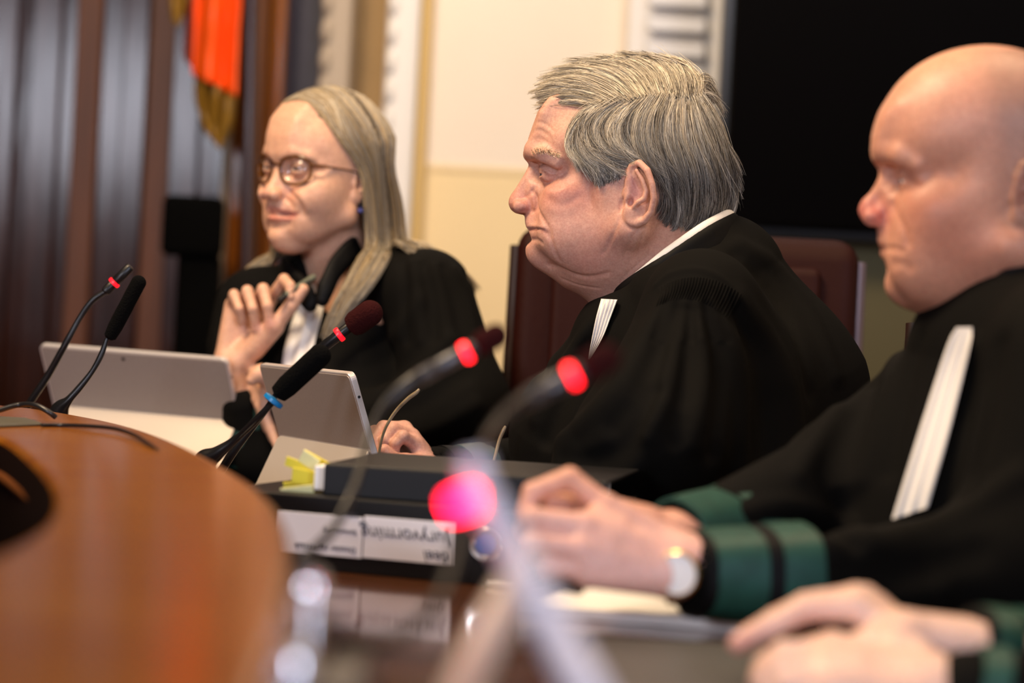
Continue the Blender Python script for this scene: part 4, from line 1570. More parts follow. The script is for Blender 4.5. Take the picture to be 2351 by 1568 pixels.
    g([(1428, 468), (1424, 500), (1412, 530), (1398, 560), (1385, 580)], 1.0, 2.4)
    g([(1462, 528), (1448, 555), (1436, 590)], 1.2, 2.6)
    g([(1480, 530), (1470, 560), (1462, 600)], 0.8, 2.2)
    g([(1520, 560), (1490, 585), (1460, 610), (1430, 640)], 0.7, 1.8)
    g([(1530, 585), (1500, 600), (1465, 625)], 0.6, 1.6)
    g([(1192, 458), (1204, 452), (1220, 443), (1226, 432)], 1.5, 2.6)
    g([(1222, 438), (1230, 448), (1234, 462), (1232, 476), (1225, 486)], 2.8, 2.0)
    # near ear, sculpted in the picture frame of the profile
    S.ell(Q(1467, 448, 84), (15.5, 33, 5), k=5, rot=('Z', 12))
    S.ell(Q(1456, 492, 85), (13.5, 15, 6), k=5)
    S.path([Q(*t) for t in [(1444, 396, 82), (1450, 380, 86), (1468, 374, 92), (1486, 392, 98), (1497, 424, 101), (1501, 456, 100), (1495, 486, 96), (1480, 506, 91), (1460, 514, 87), (1440, 507, 83), (1431, 490, 80)]],
           np.array([3, 3.6, 4.2, 4.4, 4.0, 3.8, 4.0, 4.6, 5.0, 4.4, 3.4]) * 1.0, k=4)
    S.ell(Q(1458, 436, 96), (9.5, 19, 9.5), k=3, mode='sub', rot=('Z', 14))
    S.ell(Q(1448, 464, 92), (5, 6.5, 9), k=2, mode='sub')
    S.path([Q(*t) for t in [(1462, 392, 92), (1474, 412, 94), (1484, 438, 95), (1480, 456, 95), (1466, 464, 94), (1456, 474, 91)]], [2.4, 3.0, 3.4, 3.6, 3.2, 2.4], k=3)
    S.dent([Q(*t) for t in [(1470, 388, 93), (1486, 412, 98), (1492, 440, 99), (1488, 468, 96), (1476, 486, 92)]], 2.6, 2.0)
    S.dent([Q(*t) for t in [(1449, 398, 86), (1456, 418, 88), (1470, 440, 90)]], 1.8, 1.8)
    S.ell(Q(1438, 450, 83), (4.5, 9, 5), k=3)
    S.path([Q(1446, 396, 84), Q(1450, 425, 86), Q(1462, 445, 86)], [2.2, 2.2, 1.6], k=2)
    g([(1434, 440), (1427, 470), (1427, 500), (1436, 516), (1452, 525), (1474, 524), (1490, 510)], 2.4, 2.2)
    S.frame(HO, HR)
    S.dent([q(1217, 546, -14), q(1215, 546, 0), q(1217, 546, 14)], 5.0, 6.0)
    S.dent([q(1213, 527, -12), q(1211, 527, 0), q(1213, 527, 12)], 2.0, 2.5)
    S.frame(np.zeros(3), np.eye(3))
    # trunk and shoulders below the robe
    S.ell(Q(1610, 1010, -20), (140, 190, 160), k=40)
    S.cap(Q(1600, 800, 130), Q(1600, 800, -170), 55, 55, k=30)
    S.cap(Q(1560, 640, 0), Q(1600, 800, 0), 58, 70, k=30)
    S.cap(Q(1600, 800, 150), Q(1540, 1050, 215), 46, 42, k=20)
    S.cap(Q(1540, 1050, 215), Q(1400, 1120, 150), 40, 32, k=20)
    S.cap(Q(1590, 800, -190), Q(1330, 1090, -260), 46, 42, k=20)
    # right hand (far arm), palm to the camera, thumb on top of the temple arm
    wrist = Q(1005, 1098, -70)
    elbow = Q(1330, 1105, -250)
    build_hand(S, wrist, elbow,
               [[Q(905, 998, -90), Q(862, 992, -78), Q(848, 1030, -62), Q(862, 1062, -52)],
                [Q(928, 985, -78), Q(880, 982, -62), Q(858, 1015, -48), Q(866, 1050, -42)],
                [Q(945, 1002, -62), Q(902, 986, -46), Q(884, 1010, -40), Q(882, 1042, -42)],
                [Q(955, 1022, -52), Q(925, 1002, -36), Q(908, 1018, -34), Q(902, 1044, -38)]],
               [Q(975, 1075, -46), Q(935, 1066, -30), Q(905, 1058, -24), Q(883, 1034, -22)],
               wr=(24, 20), fr=(9.0, 8.4, 8.0, 7.2))
    nost, _ = snap(S, LC, [(1196, 483), (1203, 480), (1210, 482)], w0=110., w1=-5.)
    lid, _ = snap(S, LC, [(1238, 384), (1246, 392), (1256, 398)], w0=110., w1=-5.)
    mline, _ = snap(S, LC, [(1217, 527), (1230, 527), (1246, 529), (1256, 533)], w0=110., w1=-5.)
    conch, _ = snap(S, LC, [(1452, 415), (1456, 440), (1450, 462)], w0=120., w1=-5.)
    hu = lambda x, y, z: HO + HR @ np.array(q(x, y, z))

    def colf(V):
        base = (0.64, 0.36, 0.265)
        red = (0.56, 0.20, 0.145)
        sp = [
            (nost, 3.2, (0.16, 0.05, 0.04), .8), (lid, 2.2, (0.20, 0.10, 0.08), .75), (mline, 1.8, (0.25, 0.08, 0.07), .8), (conch, 6, (0.40, 0.17, 0.17), .6),  # shade of nostril, lid slit, mouth line and ear hollow painted on the skin
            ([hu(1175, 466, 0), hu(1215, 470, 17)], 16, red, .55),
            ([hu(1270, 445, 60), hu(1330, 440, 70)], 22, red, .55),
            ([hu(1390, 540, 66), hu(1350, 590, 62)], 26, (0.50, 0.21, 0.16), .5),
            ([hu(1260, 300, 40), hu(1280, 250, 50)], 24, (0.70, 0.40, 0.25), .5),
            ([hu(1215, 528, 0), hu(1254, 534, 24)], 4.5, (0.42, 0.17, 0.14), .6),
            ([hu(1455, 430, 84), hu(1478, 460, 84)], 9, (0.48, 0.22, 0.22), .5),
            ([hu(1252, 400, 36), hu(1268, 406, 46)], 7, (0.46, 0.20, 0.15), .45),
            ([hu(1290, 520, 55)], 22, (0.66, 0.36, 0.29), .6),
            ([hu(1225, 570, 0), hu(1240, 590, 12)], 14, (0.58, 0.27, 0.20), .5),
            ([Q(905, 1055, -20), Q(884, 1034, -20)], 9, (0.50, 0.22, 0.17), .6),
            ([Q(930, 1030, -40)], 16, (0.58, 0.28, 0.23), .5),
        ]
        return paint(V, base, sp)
    # scalp under the hair takes the hair's own colour
    scalp = np.array([(1262, 212), (1262, 160), (1330, 135), (1430, 122), (1530, 128), (1610, 170), (1660, 250), (1690, 380), (1690, 500),
                      (1640, 520), (1560, 530), (1545, 470), (1510, 440), (1505, 400), (1478, 384), (1430, 388), (1390, 425), (1368, 428),
                      (1350, 392), (1332, 350), (1322, 310), (1345, 256), (1352, 236), (1300, 222)], float)

    def colf2(V):
        C = colf(V)
        x = 1440 + V[:, 0] / SCM; y = 400 - V[:, 1] / SCM
        ins = np.zeros(len(V), bool)
        for i in range(len(scalp)):
            ax, ay = scalp[i]; bx, by = scalp[(i + 1) % len(scalp)]
            c = (ay > y) != (by > y)
            ins ^= c & (x < ax + (y - ay) * (bx - ax) / (by - ay + 1e-9))
        part = np.exp(-((y - (226 + 0 * x)) / 7.0) ** 2) * (x > 1385) * (x < 1570)
        w = (ins * (V[:, 1] > -75) * 0.85 * (1 - .7 * part))[:, None]
        w = w * (np.abs(V[:, 2])[:, None] < 92)
        earm = (np.abs(V[:, 2]) > 70) & (np.abs(x - 1467) < 42) & (np.abs(y - 452) < 72)
        w[earm] = 0
        return C * (1 - w) + np.array((0.26, 0.21, 0.15)) * w
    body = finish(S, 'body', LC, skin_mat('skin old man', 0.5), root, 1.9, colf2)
    eyeballs(L, HO, HR, LC, root, look=(1, .1, -.12))
    return root, S




HAIR = mat('hair strands', rough=0.38, spec=0.5, attr='Col')


def shellC(px, py):
    rv = 187.0 if py < 315 else 335.0
    ru = 232.0 if px < 1458 else 226.0
    t = 1 - ((px - 1458) / ru) ** 2 - ((py - 315) / rv) ** 2
    return 85.0 * math.sqrt(max(t, 0.0))


def guide3(loc, pts, shell, K):
    P = []
    for p in pts:
        w = shell(p[0], p[1]) if len(p) < 3 else p[2]
        P.append((p[0], p[1], w + (p[3] if len(p) > 3 else 0)))
    C = catmull(P, 6)
    t = np.linspace(0, 1, len(C))
    tt = np.linspace(0, 1, K)
    return np.stack([np.interp(tt, t, C[:, i]) for i in range(3)], 1)


LASTC = []


def grow(loc, guides, n, K=14, clumps=40, spread=0.02, jit=3.0, mirror=False, cut=(0.0, 1.0), lift=0.0, wave=1.5, conv=0.75, minlen=.55):
    """strands between neighbouring guides; returns local mm (n,K,3)"""
    G = np.array(guides)                              # (g,K,3) in (px,py,w)
    g = len(G)
    out = []
    ids = []
    cl = rng.uniform(0, g - 1, clumps)
    cs = rng.uniform(cut[0], cut[1] * .25 + cut[0] * .75, clumps)
    ph = rng.uniform(0, 6.28, clumps)
    cA = rng.normal(size=clumps) * wave * 2.2
    cB = rng.normal(size=clumps) * wave * 1.4
    cL = rng.uniform(-3.0, 3.0, clumps)
    cE = rng.uniform(minlen, 1.0, clumps)
    for i in range(n):
        c = rng.integers(clumps)
        u0 = np.clip(cl[c] + rng.normal() * (g - 1) / clumps * 1.3, 0, g - 1.001)
        u1 = u0 * (1 - conv) + cl[c] * conv
        t0 = np.clip(cs[c] + rng.normal() * .05, 0, .6)
        t1 = min(cut[1], t0 + (cE[c] + rng.normal() * .07) * (cut[1] - t0) + .05)
        tt = np.linspace(t0, t1, K) * (K - 1)
        s = np.linspace(0, 1, K)
        uu = np.clip(u0 * (1 - s ** 1.5) + u1 * s ** 1.5, 0, g - 1.001)
        a = np.clip(uu.astype(int), 0, g - 2); fa = (uu - a)[:, None]
        b = np.clip(tt.astype(int), 0, K - 2); fb = (tt - b)[:, None]
        p = (G[a, b] * (1 - fa) + G[a + 1, b] * fa) * (1 - fb) + (G[a, b + 1] * (1 - fa) + G[a + 1, b + 1] * fa) * fb
        e = rng.normal() * .35
        p[:, 0] += cA[c] * s ** 1.6 + wave * .5 * np.sin(ph[c] + s * 6 + e) * s + rng.normal() * jit * (1 - .6 * s) + rng.normal() * jit * .8 * s * s
        p[:, 1] += cB[c] * s ** 1.6 + wave * .5 * np.cos(ph[c] * 1.7 + s * 5 + e) * s + rng.normal() * jit * 1.3 * (1 - .85 * s) + rng.normal() * jit * .5 * s * s
        p[:, 2] += lift + cL[c] + rng.uniform(-2.5, 1.5) + 1.5 * np.sin(ph[c] * 3 + s * 3)
        out.append(p)
        ids.append(c)
    out = np.array(out)
    if mirror:
        out[:, :, 2] *= -1
    f = out.reshape(-1, 3)
    L3 = local_of(loc, f)
    LASTC.append((np.array(ids), rng.uniform(.62, 1.3, clumps)))
    return L3.reshape(n, K, 3)


def local_of(loc, F):
    """vectorised Local.Q"""
    D = loc.D - F[:, 2] * 0.001
    Wd = CAM_POS + D[:, None] * (CF + ((F[:, 0] - 1175.5) / F_PX)[:, None] * CR - ((F[:, 1] - 784.0) / F_PX)[:, None] * CU)
    return ((Wd - loc.O) @ loc.B) * 1000.0


def hair_cols(n, light, mid, dark, pl=.4, pd=.2):
    r = rng.random(n)
    c = np.where((r < pl)[:, None], light, np.where((r > 1 - pd)[:, None], dark, mid))
    return c * rng.uniform(.8, 1.2, n)[:, None]


def center_hair(root):
    K = 14
    gl = lambda ls: [guide3(LC, l, shellC, K) for l in ls]
    side = gl([
        [(1372, 240), (1330, 262), (1308, 292), (1304, 325), (1314, 350), (1334, 372), (1350, 398)],
        [(1392, 242), (1352, 262), (1322, 292), (1312, 325), (1326, 352), (1350, 374), (1372, 400)],
        [(1402, 238), (1354, 262), (1331, 300), (1342, 344), (1382, 374), (1438, 388)],
        [(1425, 230), (1380, 260), (1358, 300), (1374, 342), (1422, 368), (1480, 380)],
        [(1450, 227), (1408, 260), (1392, 298), (1410, 342), (1458, 368), (1512, 382)],
        [(1480, 223), (1442, 262), (1428, 302), (1446, 346), (1490, 380), (1534, 412)],
        [(1505, 221), (1476, 262), (1466, 310), (1484, 358), (1514, 404), (1530, 450)],
        [(1530, 220), (1512, 262), (1508, 315), (1526, 368), (1546, 424), (1548, 486)],
        [(1558, 220), (1552, 265), (1556, 322), (1574, 382), (1580, 445), (1568, 512)],
        [(1578, 222), (1585, 270), (1595, 328), (1610, 392), (1612, 455), (1592, 518)],
        [(1592, 224), (1612, 272), (1632, 335), (1642, 400), (1640, 460), (1618, 512)],
        [(1600, 222), (1636, 275), (1656, 340), (1664, 400), (1662, 455), (1640, 502)],
        [(1606, 216), (1650, 280), (1670, 345), (1679, 405), (1679, 455), (1662, 498)],
    ])
    under = gl([
        [(1352, 372), (1362, 392), (1370, 412), (1374, 432)],
        [(1376, 378), (1388, 398), (1392, 414), (1388, 428)],
        [(1420, 380), (1424, 392), (1424, 404), (1420, 414)]])
    behind = gl([
        [(1494, 372), (1512, 400), (1520, 430), (1518, 468), (1506, 492)],
        [(1520, 390), (1536, 430), (1542, 470), (1536, 505), (1524, 522)],
        [(1550, 400), (1566, 445), (1568, 485), (1556, 520), (1544, 534)],
        [(1590, 420), (1600, 460), (1598, 500), (1576, 528), (1562, 534)],
        [(1640, 430), (1640, 470), (1628, 500), (1606, 518), (1588, 524)]])
    top = [
        [(1388, 246), (1345, 238, 58), (1304, 238, 48), (1268, 244, 38), (1246, 248, 26)],
        [(1400, 240), (1350, 222, 56), (1300, 212, 44), (1262, 216, 30), (1240, 226, 20)],
        [(1420, 232), (1375, 205, 54), (1318, 188, 40), (1270, 193, 25), (1236, 208, 14)],
        [(1445, 228), (1405, 192, 48), (1350, 170, 32), (1292, 170, 16), (1250, 186, 6)],
        [(1475, 224), (1442, 182, 44), (1395, 156, 26), (1335, 151, 6), (1284, 162, -8)],
        [(1505, 221), (1480, 176, 42), (1440, 149, 22), (1385, 139, 2), (1328, 148, -14)],
        [(1535, 220), (1518, 172, 40), (1485, 145, 20), (1435, 134, -2), (1380, 138, -18)],
        [(1562, 220), (1552, 176, 38), (1528, 148, 18), (1485, 132, -4), (1430, 127, -20)],
        [(1588, 222), (1584, 184, 34), (1565, 158, 14), (1530, 140, -8), (1480, 130, -24)],
        [(1606, 228), (1614, 196, 26), (1602, 172, 8), (1572, 152, -12), (1530, 140, -28)],
    ]
    top = gl(top)
    crown = gl([
        [(1560, 222, 42), (1590, 214, 38), (1622, 218, 26), (1645, 240, 14), (1660, 280, 4)],
        [(1580, 212, 38), (1604, 192, 30), (1628, 204, 18), (1642, 232, 6), (1652, 262, -4)],
        [(1596, 212, 30), (1606, 178, 16), (1622, 178, 4), (1632, 200, -4), (1640, 230, -12)]])
    parts, cols = [], []

    def put(P, c, r):
        parts.append((P, c, r))
    tl, tm, td = np.array((.82, .73, .56)), np.array((.50, .42, .30)), np.array((.12, .095, .065))
    gl_, gm, gd = np.array((.66, .63, .58)), np.array((.27, .25, .23)), np.array((.075, .07, .066))

    def colour(P, n):
        a = hair_cols(n, tl, tm, td, .45, .16)
        b = hair_cols(n, gl_, gm, gd, .28, .28)
        ids, tn = LASTC[-1]
        py = 400 - P[:, :, 1] / SCM
        w = np.clip((py - 325) / 85.0, 0, 1)[..., None]
        return (a[:, None] * (1 - w) + b[:, None] * w) * tn[ids][:, None, None]
    LC_y = lambda P: 400 - P[:, P.shape[1] // 2, 1] / SCM
    for G, n, kw in ((side, 10500, dict(clumps=260, wave=6.5, conv=.85, jit=3.6)), (top, 8200, dict(clumps=240, wave=4.6, lift=2, minlen=.62, jit=3.4)),
                     (under, 700, dict(clumps=30, jit=5)), (behind, 2000, dict(clumps=70, lift=-3)),
                     (crown, 260, dict(clumps=26, jit=5, wave=5))):
        P = grow(LC, G, n, K, **kw)
        put(P, colour(P, n), .22)
        if G is not under and G is not crown:
            P2 = grow(LC, G, n // 4, K, mirror=True, **kw)
            put(P2, colour(P2, n // 4), .6)
    # loose fly-away hairs over the silhouette
    P = grow(LC, top, 170, K, clumps=60, wave=9, lift=5, jit=7, conv=.2)
    put(P, colour(P, 170), .2)
    P = grow(LC, side, 200, K, clumps=60, wave=8, lift=4, jit=6, conv=.2)
    put(P, colour(P, 200), .2)
    # tufts over the far edge of the fringe
    allP = np.concatenate([p for p, _, _ in parts]); allC = np.concatenate([c for _, c, _ in parts])
    rad = np.concatenate([np.full(len(p), r) for p, _, r in parts]) * .001
    wp = (LC.O + (allP.reshape(-1, 3) @ LC.B.T) * .001).reshape(allP.shape)
    me = strands_mesh('hair', wp, rad, allC)
    link('hair', me, HAIR, root)
    # eyebrow
    bp, bc = [], []
    for s in (1, -1):
        for i in range(150):
            t = rng.random()
            x = 1222 + t * 60; y = 352 - 10 * math.sin(t * 2.6) + t * 12 + rng.normal() * 3
            w = (16 + 44 * t)
            ln = rng.uniform(10, 22)
            an = rng.normal() * .5 + (1.1 - t * 1.0)
            pts = [(x, y, s * w), (x - math.cos(an) * ln * .3 * (1 - 1.6 * t), y - math.sin(an) * ln * .4, s * (w + 3)),
                   (x + (t - .3) * ln * .7, y - math.sin(an) * ln * .6 + 2, s * (w + 5))]
            bp.append(pts)
    P0, _w = snap(SKC, LC, [(a[0][0], a[0][1]) for a in bp if a[0][2] > 0], w0=110., w1=-5.)
    k = 0
    res = []
    for a in bp:
        p = np.array([LC.Q(*q) for q in a])
        if a[0][2] > 0:
            p = p + (P0[k] - p[0]); k += 1
        else:
            p = p
        res.append(catmull(p, 3))
    res = np.array(res)
    wp = (LC.O + (res.reshape(-1, 3) @ LC.B.T) * .001).reshape(res.shape)
    cc = hair_cols(len(res), np.array((.72, .60, .42)), np.array((.52, .40, .26)), np.array((.22, .15, .10)), .5, .15)
    h = len(res) // 2
    link('eyebrow', strands_mesh('eyebrow', wp[:h], np.full(h, .00024), cc[:h]), HAIR, root)
    link('eyebrow', strands_mesh('eyebrow', wp[h:], np.full(len(res) - h, .00024), cc[h:]), HAIR, root)


ROBE = mat('black wool robe', (0.0030, 0.0027, 0.0022), rough=0.85, spec=0.10, sheen=0.0, bump=0.00025, bscale=1500)
ROBE_TRIM = mat('black satin facing', (0.003, 0.003, 0.0032), rough=0.6, spec=0.15)
GREEN = mat('green satin', (0.010, 0.060, 0.042), rough=0.5, spec=0.35, noise=.25, nscale=60)
GREEN_DARK = mat('muted green satin', (0.03, 0.055, 0.045), rough=0.4, spec=0.5)
LINEN = mat('white linen', (0.82, 0.80, 0.78), rough=0.75, bump=0.0002, bscale=1200)


def cuff_ring(loc, a, b, ra, rb, material, parent, name='cuff', thick=3.0, flat=1.0):
    """open sleeve band between two axis points (local mm)"""
    a = np.asarray(a, float); b = np.asarray(b, float)
    ax = (b - a) / np.linalg.norm(b - a)
    n1 = np.cross(ax, [0, 0, 1.0]); n1 /= np.linalg.norm(n1)
    n2 = np.cross(ax, n1)
    prof = [(0, ra - thick), (0, ra), (.5, (ra + rb) / 2 + .3), (1, rb), (1, rb - thick)]
    S_ = 48
    vs, fs = [], []
    for t, r in prof:
        for k in range(S_):
            an = 2 * math.pi * k / S_
            rr = r * (1 + .025 * math.sin(5 * an + t))
            vs.append(a + (b - a) * t + rr * (math.cos(an) * n1 * flat + math.sin(an) * n2))
    n = len(prof)
    for i in range(n):
        for k in range(S_):
            k2 = (k + 1) % S_
            j = (i + 1) % n
            fs.append((i * S_ + k, i * S_ + k2, j * S_ + k2, j * S_ + k))
    me = mesh_py(name, loc.world(vs), fs)
    return link(name, me, material, parent)


def center_robe(root):
    Q = LC.Q
    S = Sculpt()
    S.cap(Q(1655, 640, 0), Q(1745, 905, -10), 78, 122, k=30)
    S.cap(Q(1745, 905, -10), Q(1760, 1500, -10), 122, 130, k=40)
    S.cap(Q(1610, 700, 165), Q(1640, 680, -150), 60, 55, k=35)
    S.cap(Q(1520, 690, 60), Q(1460, 780, 30), 44, 60, k=35)
    S.cap(Q(1440, 800, 20), Q(1395, 1010, -10), 66, 108, k=35)
    S.cap(Q(1395, 1010, -10), Q(1470, 1500, -20), 110, 150, k=40)
    S.cap(Q(1610, 720, 170), Q(1500, 1000, 235), 62, 82, k=28)
    S.cap(Q(1500, 1000, 235), Q(1372, 1082, 235), 80, 52, k=28)
    S.cap(Q(1640, 900, 110), Q(1640, 1500, 120), 110, 120, k=50)
    # far sleeve
    S.cap(Q(1450, 860, -150), Q(1330, 1070, -230), 60, 62, k=30)
    S.cap(Q(1330, 1075, -235), Q(1040, 1085, -85), 56, 30, k=20)
    S.cap(Q(1040, 1085, -85), Q(1000, 1085, -68), 30, 32, k=8)
    S.cap(Q(985, 1085, -60), Q(1060, 1085, -90), 26, 22, k=3, mode='sub')
    # opening for the neck
    S.cap(Q(1500, 560, 0), Q(1470, 640, 0), 70, 62, k=14, mode='sub')
    g = lambda pts, amp, sig, n=4: groove(S, LC, pts, amp, sig, n, w0=380.0, w1=-120.0)
    for pts, amp, sig in [
        ([(1530, 700), (1480, 780), (1420, 880), (1350, 960), (1290, 1010)], -7, 13),
        ([(1545, 705), (1515, 800), (1470, 900), (1410, 980)], 6, 12),
        ([(1560, 705), (1552, 800), (1530, 900), (1490, 1000)], -6, 11),
        ([(1580, 710), (1580, 800), (1570, 900), (1550, 1010)], 6, 11),
        ([(1600, 710), (1612, 800), (1612, 900), (1590, 1020)], -6, 11),
        ([(1622, 712), (1645, 800), (1650, 900), (1640, 1040)], 6, 12),
        ([(1645, 710), (1685, 800), (1700, 900), (1700, 1060)], -6, 13),
        ([(1670, 700), (1730, 800), (1755, 920), (1765, 1080)], 5, 14),
        ([(1700, 690), (1780, 800), (1820, 920), (1840, 1080)], -5, 15),
        ([(1300, 1100), (1380, 1120), (1470, 1080), (1560, 960)], -7, 13),
        ([(1290, 1060), (1360, 1060), (1430, 1020), (1500, 900)], 6, 12),
        ([(1480, 1160), (1500, 1060), (1560, 960)], 7, 12),
        ([(1400, 700), (1330, 790), (1270, 880), (1230, 960)], -6, 12),
        ([(1385, 720), (1330, 840), (1290, 930), (1255, 1010)], 7, 10),
        ([(1330, 700), (1265, 800), (1225, 900)], 4, 10),
        ([(1700, 560), (1790, 620), (1870, 740), (1920, 860)], -4, 12),
        ([(1690, 590), (1760, 660), (1830, 780), (1860, 900)], 4, 12)]:
        g(pts, amp * 1.35, sig)
    # small folds where the gathers let the cloth go
    for i in range(11):
        x = 1528 + i * 15
        g([(x, 690 + 6 * math.sin(i * .5)), (x + (i - 4) * 3, 730), (x + (i - 4) * 7, 780)], (-2.4 if i % 2 else 2.0), 4.0, 2)
    g([(1505, 655), (1540, 628), (1600, 618), (1660, 640), (1712, 700)], -2.0, 4.0)
    robe = finish(S, 'robe', LC, ROBE, root, 3.2)
    # stand collar with facing running down the front
    col = Sculpt()
    ring = [(1412, 700, 10), (1432, 672, 42), (1490, 630, 72), (1560, 580, 82), (1625, 535, 66), (1668, 512, 30), (1678, 508, 0),
            (1668, 512, -30), (1625, 540, -62), (1560, 590, -76), (1490, 640, -66), (1425, 690, -30), (1405, 705, -8)]
    P = list(catmull(np.array([Q(*r) for r in ring]), 3))
    up = np.array([0.35, -0.94, 0]) * 16
    col.path(P, 11, k=0)
    col.path([q_ + up for q_ in P], 12, k=10)
    col.path([q_ + up * 2 for q_ in P], 9, k=12)
    finish(col, 'collar', LC, ROBE_TRIM, root, 2.4)
    sh = Sculpt()
    u2 = np.array([-0.35, 0.94, 0]) * 7
    sh.path([q_ + u2 for q_ in P[3:-4]], [2.5 + 5 * min(1, i / 5.0) for i in range(len(P) - 7)], k=0)
    finish(sh, 'shirt_collar', LC, LINEN, root, 2.4)
    # gathered yoke pleats
    V, F = patch(S, LC, [(1512, 660), (1512, 680), (1506, 704)], [(1706, 678), (1694, 702), (1676, 736)], 200, 16,
                 lambda u, v: 2.6 + 1.9 * np.sin(u * 2 * np.pi * 27) * (0.4 + .6 * v) - 3.4 * v * v * v, thick=5, arch=32, w0=380., w1=-60.)
    link('gathered_yoke', mesh_np('gathered_yoke', V, F), ROBE, root)
    # pleated white bands at the throat
    V, F = patch(S, LC, [(1380, 686), (1368, 730), (1358, 780), (1350, 824)], [(1418, 688), (1402, 730), (1384, 775), (1354, 826)], 46, 24,
                 lambda u, v: 7 + 1.6 * np.sin(u * 2 * np.pi * 4.5), thick=2.0, w0=200., w1=-90.)
    link('jabot', mesh_np('jabot', V, F), LINEN, root)
    # sleeve trim of the far arm
    a, b = Q(1012, 1085, -73), Q(1050, 1086, -90)
    cuff_ring(LC, a, b, 33, 33.5, ROBE_TRIM, root)
    c2 = Q(1105, 1087, -118)
    cuff_ring(LC, b, c2, 34.5, 39, GREEN_DARK, root, 'cuff_stripe')


SKC = None


def build_center_all():
    global SKC
    root, S = build_center()
    SKC = S
    center_hair(root)
    center_robe(root)
    return root


center = build_center_all()

# ------------------------------------------------------------------ woman with long hair and glasses
LW = Local(730, 388, 3.47)


def generic_profile(N, T, SN, M, C, fore=(90, 45), top=(60, 92)):
    return [(top[0], top[1]), (fore[0] - 8, fore[1] + 26), (fore[0], fore[1]), (N[0] + 4, N[1] + 16), (N[0] + 1, N[1] + 6), (N[0] - 2, N[1]),
            (N[0] - 1, N[1] - 14), (SN[0] - 1, SN[1]), (M[0] + 1, M[1] + 8), (M[0], M[1] + 3), (M[0] - 4, M[1]), (M[0] - 2, M[1] - 4),
            (M[0] - 5, M[1] - 12), (C[0] + 1, C[1] + 10), (C[0] + 2, C[1]), (C[0] - 4, C[1] - 9), (C[0] - 16, C[1] - 13), (C[0] - 40, C[1] - 6),
            (40, N[1]), (45, 80)]


YAW_W = 41.0
HRW = rot_frame(YAW_W, 1.0, 2.0)
HOW = np.zeros(3)


def woman_anchor():
    # put the near pupil on its place in the photograph
    global HOW
    e = HRW @ np.array([79, 31, 0])
    tgt = LW.Q(684, 388, e[2])
    HOW = tgt - e


woman_anchor()
EW = dict(N=(87, 6), T=(111, -36), S=(97, -45), M=(97, -65), C=(90, -97))


